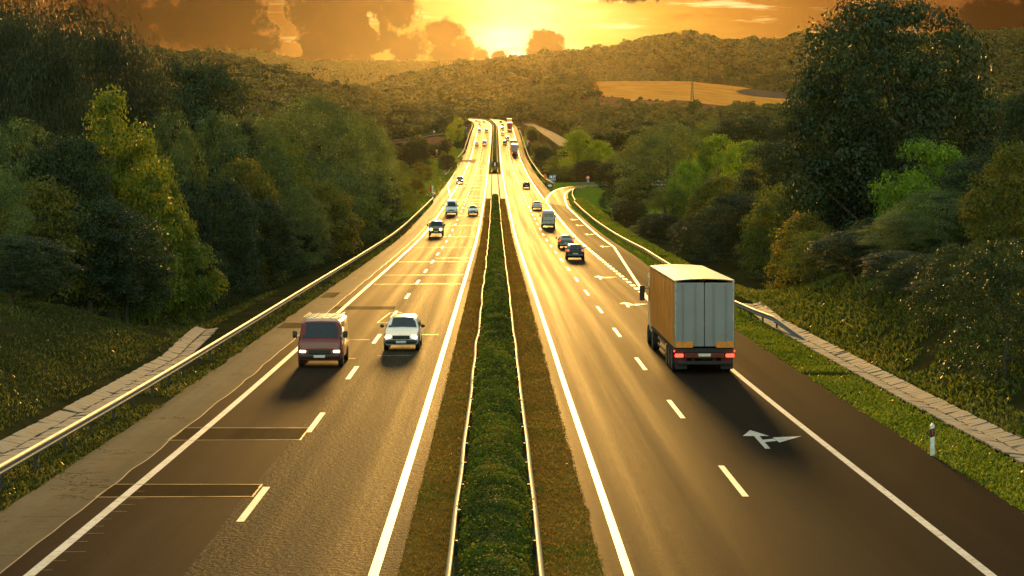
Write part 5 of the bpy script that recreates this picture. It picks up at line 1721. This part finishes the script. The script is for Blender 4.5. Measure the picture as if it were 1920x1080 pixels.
WHEELS = {}
SEDAN = dict(L=4.5, st=[(2.25, .60, .36, .52, .52, .56), (2.12, .79, .26, .66, .70, .70), (1.25, .87, .20, .86, .80, .91), (.80, .88, .20, .93, .78, .985), (.05, .88, .20, .95, .62, 1.41), (-.85, .88, .20, .97, .60, 1.42),
                        (-1.55, .87, .22, .99, .72, 1.06), (-2.10, .82, .28, .95, .72, 1.0), (-2.25, .74, .38, .82, .66, .86)], ws=(3, 4), rf=(4, 5), rw=(5, 6), wh=(1.35, -1.35), wr=.31, front=2.22, rear=-2.2, lz=.64, tz_=.83)
HATCH = dict(L=4.0, st=[(2.0, .60, .36, .54, .52, .58), (1.88, .78, .26, .68, .70, .72), (1.10, .86, .20, .90, .80, .95), (.70, .87, .20, .97, .78, 1.02), (-.05, .87, .20, .99, .63, 1.47), (-1.25, .87, .20, 1.02, .60, 1.46),
                        (-1.78, .84, .24, 1.02, .66, 1.09), (-1.95, .80, .30, .92, .70, .96), (-2.0, .74, .40, .78, .66, .82)], ws=(3, 4), rf=(4, 5), rw=(5, 6), wh=(1.22, -1.22), wr=.30, front=1.97, rear=-1.96, lz=.66, tz_=.90)
ESTATE = dict(L=4.6, st=[(2.30, .66, .40, .58, .60, .66), (2.22, .82, .30, .72, .76, .78), (1.30, .88, .26, .92, .82, .97), (.85, .89, .26, .99, .80, 1.04), (.15, .89, .26, 1.01, .66, 1.52), (-1.75, .89, .26, 1.03, .64, 1.52),
                         (-2.15, .87, .28, 1.02, .74, 1.10), (-2.28, .83, .34, .94, .74, .98)], ws=(3, 4), rf=(4, 5), rw=(5, 6), wh=(1.38, -1.38), wr=.34, front=2.28, rear=-2.26, lz=.70, tz_=.86)
SUV = dict(L=4.5, st=[(2.2, .68, .45, .70, .62, .76), (2.12, .84, .34, .84, .76, .90), (1.25, .90, .30, 1.04, .84, 1.09), (.90, .91, .30, 1.10, .82, 1.15), (.35, .91, .30, 1.12, .70, 1.72), (-1.75, .91, .30, 1.14, .68, 1.72),
                      (-2.10, .88, .32, 1.12, .76, 1.20), (-2.22, .84, .42, 1.0, .76, 1.05)], ws=(3, 4), rf=(4, 5), rw=(5, 6), wh=(1.35, -1.35), wr=.37, front=2.18, rear=-2.2, lz=.82, tz_=1.0)
VAN = dict(L=5.4, st=[(2.68, .78, .40, .70, .72, .78), (2.60, .93, .30, .92, .84, .98), (1.95, .98, .26, 1.18, .88, 1.24), (1.75, .99, .26, 1.24, .86, 1.30), (.95, 1.0, .26, 1.28, .80, 2.22), (.55, 1.0, .26, 1.28, .82, 2.40), (-2.45, 1.0, .26, 1.26, .84, 2.42),
                      (-2.68, .98, .30, 1.22, .84, 2.30)], ws=(3, 4), rf=(5, 6), rw=None, wh=(1.75, -1.65), wr=.34, front=2.66, rear=-2.69, lz=.82, tz_=1.0)


BOXVAN = dict(L=4.7, st=[(2.34, .84, .42, .76, .80, .84), (2.30, .94, .34, 1.02, .89, 1.10), (2.16, .97, .30, 1.10, .90, 1.18), (2.06, .98, .30, 1.16, .88, 1.24), (1.62, .98, .30, 1.2, .84, 1.98), (1.40, .98, .30, 1.2, .86, 2.06), (-2.20, .98, .30, 1.2, .87, 2.06),
                      (-2.36, .96, .34, 1.18, .85, 1.96)], ws=(3, 4), rf=(5, 6), rw=None, wh=(1.50, -1.45), wr=.34, front=2.32, rear=-2.36, lz=.72, tz_=.9)


def vehicle(model, name, label, cat, px, py, oncoming, paint, lit=False, full=True, scale=(1, 1, 1), group=None, bumper=None, glare_bars=False, van_marks=False, tail_lit=False, s=None, roof=None, grille='plastic_black'):
    M_ = model; st = M_['st']
    d = ground_d(py)
    half = M_['L'] / 2
    dc = d + half * scale[1]
    X = PX(px, d) + (float(xr(dc)) - float(xr(d)))
    slope = math.atan2(float(zr(dc + 1.5) - zr(dc - 1.5)), 3.0)
    yaw = -math.atan2(float(xr(dc + 1.5) - xr(dc - 1.5)), 3.0)
    root = empty(name, (X, dc, float(zr(dc)) + .004), 0, scale)
    root.rotation_euler = (slope * (-1 if oncoming else 1), 0, yaw + (math.pi if oncoming else 0))
    tag(root, label, cat, group)
    body = loft_body(st, 'body', paint, root)
    rings = [half_ring(*q[1:]) for q in st]
    def P3(i, j, sg=1): return (sg * rings[i][j][0], st[i][0], rings[i][j][1])
    a, b = M_['ws']
    def cross(i): return [P3(i, 5, -1), P3(i, 6, -1), P3(i, 7), P3(i, 6), P3(i, 5)]
    dz_, dy_ = st[b][5] - st[a][5], st[a][0] - st[b][0]
    panel([cross(a), cross(b)], (.90, .86, .86), .014, (0, dz_, dy_), 'windscreen', 'glass_dark', root)
    if M_['rw']:
        a2, b2 = M_['rw']
        dz2, dy2 = st[a2][5] - st[b2][5], st[a2][0] - st[b2][0]
        panel([cross(a2), cross(b2)], (.86, .80, .80), .014, (0, -dz2, dy2), 'rear_window', 'glass_dark', root)
    a3, b3 = M_['rf']
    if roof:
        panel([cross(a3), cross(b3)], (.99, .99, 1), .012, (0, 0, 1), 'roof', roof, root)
    for sg in (-1, 1):
        y0, y1 = st[b][0], st[b3][0]
        if M_['rw'] is None: y1 = .35
        ym = (y0 + y1) / 2
        def sp(y, j):
            ys = [q[0] for q in st][::-1]; xs = [r_[j][0] for r_ in rings][::-1]; zs = [r_[j][1] for r_ in rings][::-1]
            return (sg * float(np.interp(y, ys, xs)), y, float(np.interp(y, ys, zs)))
        spans = [(y0 + .16, ym + .03), (ym - .03, y1 - .05)] if M_['rw'] is not None else [(y0 + .35, y1)]
        for (ya, yb) in spans:
            panel([[sp(ya, 4), sp(yb, 4)], [sp(ya, 5), sp(yb, 5)]], (1, .93, .74), .012, (sg, 0, .25), 'side_window', 'glass_dark', root)
        # lamps
        wf = st[1][1]
        lamp = MB().box(sg * wf * .78, M_['front'] - .05, M_['lz'], wf * .36, .16, .17, ch=.05)
        lamp.build('headlight', MATS['head_lamp_lit' if lit else 'head_lamp'], root, smooth=True)
        wrr = st[-2][1]
        tl = MB().box(sg * wrr * .86, M_['rear'] + .05, M_['tz_'] + (.12 if M_['rw'] is None else 0), wrr * (.14 if M_['rw'] is None else .26), .16, .50 if M_['rw'] is None else .20, ch=.04)
        tl.build('tail_light', MATS['tail_lamp_lit' if tail_lit else 'tail_lamp'], root, smooth=True)
        if full:
            mir = MB().box(sg * (st[3][1] + .13), st[3][0] - .05, st[3][3] + (.14 if M_['rw'] is not None else .28), .2, .09, .15 if M_['rw'] is not None else .30, ch=.04)
            mir.build('wing_mirror', MATS['plastic_black' if M_['rw'] is None or bumper else paint], root, smooth=True)
            hd = MB()
            for y_ in (ym + .12, y1 + .1): hd.box(sg * (st[4][1] * .975), y_, st[4][3] - .12, .03, .16, .03, ch=.008)
            hd.build('door_handle', MATS['plastic_black'], root)
    for y in M_['wh']:
        for sg in (-1, 1):
            wheel(root, sg * (st[3][1] - .105), y, M_['wr'], .21, full)
    ar = MB()
    for y in M_['wh']:
        for sg in (-1, 1): ar.lathe_x(sg * (st[3][1] - .06), y, M_['wr'] + .02, [(-.055, M_['wr'] * 1.17), (.055, M_['wr'] * 1.17)], 20)
    ar.build('wheel_arch', MATS['plastic_black'], root)
    fr = st[0]
    w0 = st[1][1]
    MB().box(0, M_['front'] - .02, st[1][2] + .17, w0 * 1.92, .2, .20, ch=.06).build('front_bumper', MATS[bumper or paint], root, smooth=True)
    MB().box(0, M_['rear'] + .02, st[-2][2] + .15, st[-2][1] * 1.95, .2, .24, ch=.06).build('rear_bumper', MATS[bumper or paint], root, smooth=True)
    g_ = MB().box(0, M_['front'] + .015, M_['lz'] - .02, w0 * 1.05, .06, .17, ch=.02)
    for k in range(3): g_.box(0, M_['front'] + .05, M_['lz'] - .07 + k * .05, w0 * 1.0, .02, .012)
    g_.build('grille', MATS[grille], root)
    if full:
        MB().box(0, M_['front'] + .095, st[1][2] + .17, .50, .02, .11).build('number_plate', MATS['plate_white'], root)
        MB().box(0, M_['rear'] - .035 - (.08 if M_['rw'] is not None else .06), st[-2][2] + (.32 if M_['rw'] is not None else .42), .50, .03, .11).build('number_plate', MATS['plate_white'], root)
    if glare_bars:  # bars added to stand for streaks of glare along the roof
        rk = MB()
        zt = st[a3][5]
        for k in range(5): rk.box((k - 2) * st[a3][4] * .42, (st[a3][0] + st[b3][0]) / 2, zt + .05, .05, st[a3][0] - st[b3][0] - .8, .03)
        for k in range(4): rk.box(0, st[a3][0] - .2 - k * (st[a3][0] - st[b3][0] - .4) / 3, zt + .03, st[a3][4] * 1.8, .04, .025)
        for sg in (-1, 1): rk.box(sg * st[a3][4] * .92, (st[a3][0] + st[b3][0]) / 2, zt + .07, .05, st[a3][0] - st[b3][0] - .2, .05)
        rk.build('roof_glare_bars', MATS['rim_metal'], root)
    if van_marks:
        dr = MB()
        for sg in (-1, 1): dr.box(sg * .41, -2.715, 1.28, .76, .03, 1.75, ch=.012)
        dr.build('rear_door', MATS[paint], root)
        wn = MB()
        for sg in (-1, 1): wn.box(sg * .41, -2.735, 1.78, .60, .02, .5, ch=.01)
        wn.build('door_window', MATS['sign_back'], root)
        MB().box(.05, -2.755, 1.92, .34, .012, .10).box(.02, -2.755, 1.86, .2, .012, .05).build('red_lettering', MATS['sign_red'], root)
        tx = MB()
        for k, (x0, w_) in enumerate(((-.68, .2), (-.45, .28), (-.14, .16), (.05, .24), (.32, .3))): tx.box(x0 + w_ / 2, -2.738, .98 + (k % 2) * .015, w_, .014, .09)
        tx.build('dark_lettering', MATS['sign_black'], root)
        MB().box(0, -2.72, .62, 1.1, .03, .06).build('door_handle', MATS['plastic_black'], root)
    return root


VG = None
vehicle(BOXVAN, 'van', 'boxy dark maroon van with lit headlights and roof glare streaks in the slow oncoming lane', 'van', 599, 690, True, 'paint_maroon', True, scale=(1, 1, 1), bumper='plastic_black', glare_bars=True, roof='paint_cream')  # cream roof and bars carry the glare on the maroon roof
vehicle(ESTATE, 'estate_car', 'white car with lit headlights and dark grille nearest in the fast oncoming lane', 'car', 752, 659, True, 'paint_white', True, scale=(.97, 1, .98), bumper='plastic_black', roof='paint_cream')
vehicle(VAN, 'van', 'white van with dark windscreen driving on the left edge line', 'van', 846, 403, True, 'paint_white', scale=(1, 1, .97), bumper='plastic_black')
vehicle(HATCH, 'hatchback', 'small white car beside the white van in the fast oncoming lane', 'car', 887, 403, True, 'paint_white', bumper='plastic_black')
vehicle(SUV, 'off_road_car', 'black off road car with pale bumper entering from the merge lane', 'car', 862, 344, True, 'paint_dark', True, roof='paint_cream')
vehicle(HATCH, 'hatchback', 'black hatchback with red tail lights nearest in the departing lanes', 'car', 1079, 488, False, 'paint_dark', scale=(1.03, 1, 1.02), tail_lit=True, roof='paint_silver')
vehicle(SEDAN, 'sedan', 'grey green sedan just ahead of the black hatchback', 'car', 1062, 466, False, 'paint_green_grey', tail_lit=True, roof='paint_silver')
vehicle(VAN, 'van', 'silver panel van with red and dark lettering on its rear doors', 'van', 1028.5, 427, False, 'paint_silver', scale=(.98, 1, 1.0), bumper='plastic_black', van_marks=True)
vehicle(SEDAN, 'sedan', 'silver sedan with red tail lights ahead of the silver van', 'car', 1007, 393, False, 'paint_silver', scale=(1.04, 1, 1), tail_lit=True)
vehicle(HATCH, 'hatchback', 'dark blue hatchback alone ahead of the silver sedan', 'car', 987, 353, False, 'paint_navy', scale=(1.05, 1, 1.05))
# far traffic
for (mod, px_, py_, onc, pnt, nm, lab, lt_) in (
        (HATCH, 893.5, 272, True, 'paint_white', 'hatchback', 'distant white car with reddish nose in the slow oncoming lane', False),
        (SUV, 908, 270.5, True, 'paint_blue', 'off_road_car', 'distant white roofed blue car in the fast oncoming lane', False),
        (SUV, 898.5, 247.5, True, 'paint_dark', 'off_road_car', 'distant dark car, left one of the pair abreast', False),
        (SUV, 912, 247.5, True, 'paint_brown', 'off_road_car', 'distant brown dark car, right one of the pair abreast', False),
        (SEDAN, 899, 236, True, 'paint_brown', 'sedan', 'distant brown car behind the pair abreast', False),
        (SEDAN, 907, 231, True, 'paint_dark', 'sedan', 'tiny dark car at the far bend beside the hedge', False),
        (SEDAN, 899, 231, True, 'paint_navy', 'sedan', 'tiny navy car at the far bend in the middle of the queue', False),
        (SEDAN, 893, 228.5, True, 'paint_red', 'sedan', 'tiny red car in the bend beyond the queue of dark cars', False),
        (HATCH, 884, 227, True, 'paint_white', 'hatchback', 'tiny white car second from the left in the far bend', False),
        (HATCH, 876, 225, True, 'paint_white', 'hatchback', 'leftmost tiny white car in the far bend', False),
        (HATCH, 946.5, 270, False, 'paint_brown', 'hatchback', 'distant brown car nearest behind the dark pair in the fast departing lane', False),
        (HATCH, 951, 261.5, False, 'paint_brown', 'hatchback', 'distant brown car beside the rear grey truck', False),
        (SEDAN, 942.5, 252, False, 'paint_silver', 'sedan', 'distant silver car left of the trucks in the fast departing lane', False),
        (SUV, 941.5, 243.5, False, 'paint_grey', 'off_road_car', 'distant grey car ahead of the silver one', False),
        (SUV, 942, 238, False, 'paint_dark', 'off_road_car', 'distant dark car left of the red truck', False),
        (SEDAN, 939, 230.5, False, 'paint_dark', 'sedan', 'farthest tiny dark car in the departing lanes', False)):
    vehicle(mod, nm, lab, 'car', px_, py_, onc, pnt, lt_, full=False)


def truck(name, label, px, py, side, rear, roof, full=True, oncoming=False, L=13.6, Hb=4.0, Wd=2.55, logo=False, cab='paint_cream', marks=True):
    """articulated lorry, root at its rear end"""
    d = ground_d(py)
    dm = d + L / 2
    X = PX(px, d)
    slope = math.atan2(float(zr(dm + 6) - zr(dm - 6)), 12.0)
    yaw = -math.atan2(float(xr(dm + 6) - xr(dm - 6)), 12.0)
    root = empty(name, (X, d, float(zr(d)) + .004))
    root.rotation_euler = (slope, 0, yaw)
    tag(root, label, 'truck')
    zb = 1.12; w2 = Wd / 2
    # curtain sides with slight billow, roof sagging between the frames
    for sg in (-1, 1):
        n_ = 20; rows = []
        for i in range(n_ + 1):
            y = .18 + (L - .3) * i / n_
            bl = .035 * math.sin(i * 1.9) + .02
            rows.append([(sg * (w2 - .02), y, zb + .02), (sg * (w2 + bl * .6), y, zb + .9), (sg * (w2 + bl), y, zb + 1.9), (sg * (w2 - .01), y, Hb - .10)])
        panel(rows, (1, 1, 1), .004, (sg, 0, 0), 'side_curtain', side, root)
    fr = MB()
    for y in (.09, L - .05):
        for sg in (-1, 1): fr.box(sg * (w2 - .055), y, (zb + Hb) / 2, .11, .16, Hb - zb - .06, ch=.02)
    for sg in (-1, 1): fr.box(sg * (w2 - .05), L / 2, Hb - .06, .12, L, .12, ch=.02)
    fr.box(0, L - .05, (zb + Hb) / 2, Wd - .25, .08, Hb - zb - .1)
    fr.build('frame', MATS['rim_metal'], root)
    n_ = 14; rows = []
    for i in range(n_ + 1):
        y = 0.0 + L * i / n_
        sag = -.035 * abs(math.sin(i * 1.35))
        rows.append([(-w2, y, Hb + .0), (-w2 * .5, y, Hb + .05 + sag), (0, y, Hb + .07 + sag), (w2 * .5, y, Hb + .05 + sag), (w2, y, Hb + .0)])
    panel(rows, (1, 1, 1), .01, (0, 0, 1), 'roof', roof, root)
    bed = MB().box(0, L / 2, zb - .10, Wd - .06, L - .1, .20, ch=.03)
    for sg in (-1, 1): bed.box(sg * .45, L / 2, zb - .36, .14, L - .5, .36)
    bed.build('chassis', MATS['chassis_black'], root)
    for sg in (-1, 1):
        dr = MB().box(sg * (w2 / 2 - .03), .03, (zb + Hb) / 2 - .01, w2 - .085, .06, Hb - zb - .18, ch=.015).build('rear_door', MATS[rear], root)
        if full:
            for q in (.30, .72):
                lr = MB().tube([(sg * w2 * q, -.035, zb + .12), (sg * w2 * q, -.035, Hb - .16)], .018, 8)
                lr.box(sg * w2 * q, -.05, zb + .62, .20, .03, .05)
                lr.build('lock_rod', MATS[rear], dr)
            hg = MB()
            for z_ in (zb + .4, zb + 1.1, zb + 1.9, Hb - .4): hg.box(sg * (w2 - .09), -.01, z_, .16, .03, .06)
            hg.build('hinge', MATS[rear], dr)
        if marks:
            MB().box(sg * (w2 - .42), -.025 - .006, zb + .16, .72, .012, .26, ch=.004).build('marker_board', MATS['amber_board'], root)
        MB().box(sg * (w2 - .20), -.02, .82, .36, .10, .14, ch=.03).build('tail_light', MATS['tail_lamp_lit'], root)
        if full:
            MB().box(sg * (w2 - .3), .28, .50, .52, .04, .56, ch=.01).build('mud_flap', MATS['rubber'], root)
            MB().box(sg * (w2 + .0), .05, 1.0, .03, .1, .07).build('side_marker', MATS['tail_lamp_lit'], root)
            rl = MB()
            for z_ in (.55, .85): rl.box(sg * (w2 - .05), L * .55, z_, .04, L * .28, .12, ch=.01)
            rl.build('side_guard', MATS['rim_metal'], root)
    MB().box(0, .02, .82, Wd - .9, .08, .22, ch=.02).build('lamp_bar', MATS['tail_lamp_dark'], root)
    MB().box(0, .10, .50, Wd - .25, .12, .16, ch=.03).build('bumper_bar', MATS['chassis_black'], root)
    if full:
        MB().box(0, -.028, .84, .52, .02, .12).build('number_plate', MATS['plate_white'], root)
        lb = MB().tube([(0, .0, Hb + .02), (0, -.03, Hb + .02)], .03, 6)
        for sg in (-1, 1): lb.box(sg * (w2 - .2), -.01, Hb - .03, .12, .04, .05)
        lb.build('top_marker_light', MATS['tail_lamp'], root)
    for y in (1.6, 2.9, 4.2):
        for sg in (-1, 1): wheel(root, sg * (w2 - .18), y, .50, .34, full, True)
    # tractor
    y0 = L + .15
    for y in (L - 1.2, L + 1.9):
        for sg in (-1, 1): wheel(root, sg * (w2 - .18), y, .50, .34, full, True)
    cb = MB(); cb.box(0, y0 + 1.05, 2.15, 2.45, 2.1, 3.0, ch=.14); cb.box(0, y0 + .9, 3.72, 2.2, 1.5, .3, ch=.12)
    cb.build('cab', MATS[cab], root, smooth=True)
    MB().box(0, y0 + 1.1, .75, 1.2, 4.0, .4).build('tractor_frame', MATS['chassis_black'], root)
    panel([[(-1.05, y0 + 2.1, 2.1), (1.05, y0 + 2.1, 2.1)], [(-1.0, y0 + 2.1, 3.0), (1.0, y0 + 2.1, 3.0)]], (1, 1, 1), .02, (0, 1, 0), 'windscreen', 'glass_dark', root)
    for sg in (-1, 1):
        MB().box(sg * 1.235, y0 + 1.45, 2.55, .03, .8, .7, ch=.01).build('side_window', MATS['glass_dark'], root)
        mr = MB().box(sg * 1.52, y0 + 1.95, 2.55, .26, .16, .75, ch=.05); mr.box(sg * 1.36, y0 + 1.95, 2.8, .28, .05, .05)
        mr.build('wing_mirror', MATS['plastic_black'], root)
    if logo:
        MB().box(-.45, -.008, Hb - .55, .7, .014, .35, ch=.004).build('red_emblem', MATS['sign_red'], root)
    return root


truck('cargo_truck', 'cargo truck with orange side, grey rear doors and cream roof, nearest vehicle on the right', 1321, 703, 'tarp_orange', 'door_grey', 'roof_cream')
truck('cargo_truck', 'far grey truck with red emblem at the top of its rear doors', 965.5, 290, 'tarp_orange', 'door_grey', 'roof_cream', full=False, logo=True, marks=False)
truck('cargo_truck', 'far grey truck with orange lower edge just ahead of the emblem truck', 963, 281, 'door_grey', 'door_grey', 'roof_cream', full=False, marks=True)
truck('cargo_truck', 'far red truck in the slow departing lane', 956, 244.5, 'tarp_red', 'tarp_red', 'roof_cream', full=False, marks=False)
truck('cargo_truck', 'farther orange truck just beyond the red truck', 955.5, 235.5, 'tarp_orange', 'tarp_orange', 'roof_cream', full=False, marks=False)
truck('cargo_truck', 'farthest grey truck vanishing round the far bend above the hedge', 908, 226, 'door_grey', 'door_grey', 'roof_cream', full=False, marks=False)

# khaki pick-up lorry with a drop side bed
def light_truck(name, label, px, py):
    d = ground_d(py); dc = d + 2.4
    root = empty(name, (PX(px, d), dc, float(zr(dc)) + .004))
    root.rotation_euler = (-math.atan2(float(zr(dc + 2) - zr(dc - 2)), 4.0), 0, math.pi - math.atan2(float(xr(dc + 2) - xr(dc - 2)), 4.0))
    tag(root, label, 'truck')
    st = [(2.4, .80, .45, .78, .76, .86), (2.32, .92, .36, 1.02, .88, 1.10), (1.95, .95, .34, 1.14, .90, 1.22), (1.35, .96, .34, 1.18, .80, 1.95), (.55, .96, .34, 1.2, .80, 1.98), (.45, .95, .34, 1.2, .80, 1.9)]
    loft_body(st, 'cab', 'paint_khaki', root)
    rings = [half_ring(*q[1:]) for q in st]
    def cross(i): return [(-rings[i][5][0], st[i][0], rings[i][5][1]), (-rings[i][6][0], st[i][0], rings[i][6][1]), (0, st[i][0], rings[i][7][1]), (rings[i][6][0], st[i][0], rings[i][6][1]), (rings[i][5][0], st[i][0], rings[i][5][1])]
    panel([cross(2), cross(3)], (.92, .86, .86), .014, (0, .75, .6), 'windscreen', 'glass_dark', root)
    for sg in (-1, 1):
        panel([[(sg * .93, 1.35, 1.2), (sg * .93, .65, 1.2)], [(sg * .82, 1.2, 1.82), (sg * .82, .65, 1.85)]], (1, .95, .9), .02, (sg, 0, .2), 'side_window', 'glass_dark', root)
        disc(.15, 2.30, 2.47, .88, 16, sg * .62).build('headlight', MATS['head_lamp_lit'], root)
        MB().box(sg * 1.12, 1.55, 1.42, .2, .08, .28, ch=.03).build('wing_mirror', MATS['plastic_black'], root)
        MB().box(sg * .98, -.95, 1.15, .05, 2.7, .42, ch=.01).build('bed_side', MATS['paint_khaki'], root)
        for y in (1.45, -1.45): wheel(root, sg * .84, y, .34, .22, True)
    MB().box(0, -.95, .92, 1.96, 2.75, .10, ch=.02).build('bed_floor', MATS['wood_pole'], root)
    MB().box(0, -2.32, 1.15, 1.96, .05, .42, ch=.01).build('tailgate', MATS['paint_khaki'], root)
    hb = MB()
    for sg in (-1, 1): hb.tube([(sg * .96, .38, .95), (sg * .96, .38, 2.16)], .03, 6)
    hb.tube([(-.96, .38, 2.16), (.96, .38, 2.16)], .03, 6); hb.tube([(-.96, .38, 1.6), (.96, .38, 1.6)], .02, 6)
    hb.build('headboard_frame', MATS['steel_pole'], root)
    MB().box(0, 2.36, .58, 1.8, .14, .2, ch=.04).build('front_bumper', MATS['plastic_black'], root)
    MB().box(0, 2.45, .60, .5, .02, .11).build('number_plate', MATS['plate_white'], root)
    MB().box(0, 2.39, .86, .8, .06, .14, ch=.02).build('grille', MATS['plastic_black'], root)
    MB().box(0, -.4, .62, .8, 4.2, .2).build('chassis', MATS['chassis_black'], root)
    return root


light_truck('flatbed_truck', 'khaki flatbed truck with lit round headlights on the left edge line', 817, 443)
# ------------------------------------------------------------------ the golden evening air
m_, t, out = newmat('haze')
pv = t.n('ShaderNodeVolumePrincipled')
pv.inputs['Color'].default_value = (1.0, .84, .55, 1)
pv.inputs['Density'].default_value = HAZE_DENSITY
pv.inputs['Anisotropy'].default_value = .90
t.t.links.new(pv.outputs[0], out.inputs['Volume'])
hz = MB()
hz.box(0, 2480, 130, 7400, 5760, 330)
o = hz.build('haze', m_)
tag(o, 'golden evening haze filling the valley', 'haze', kind='stuff')
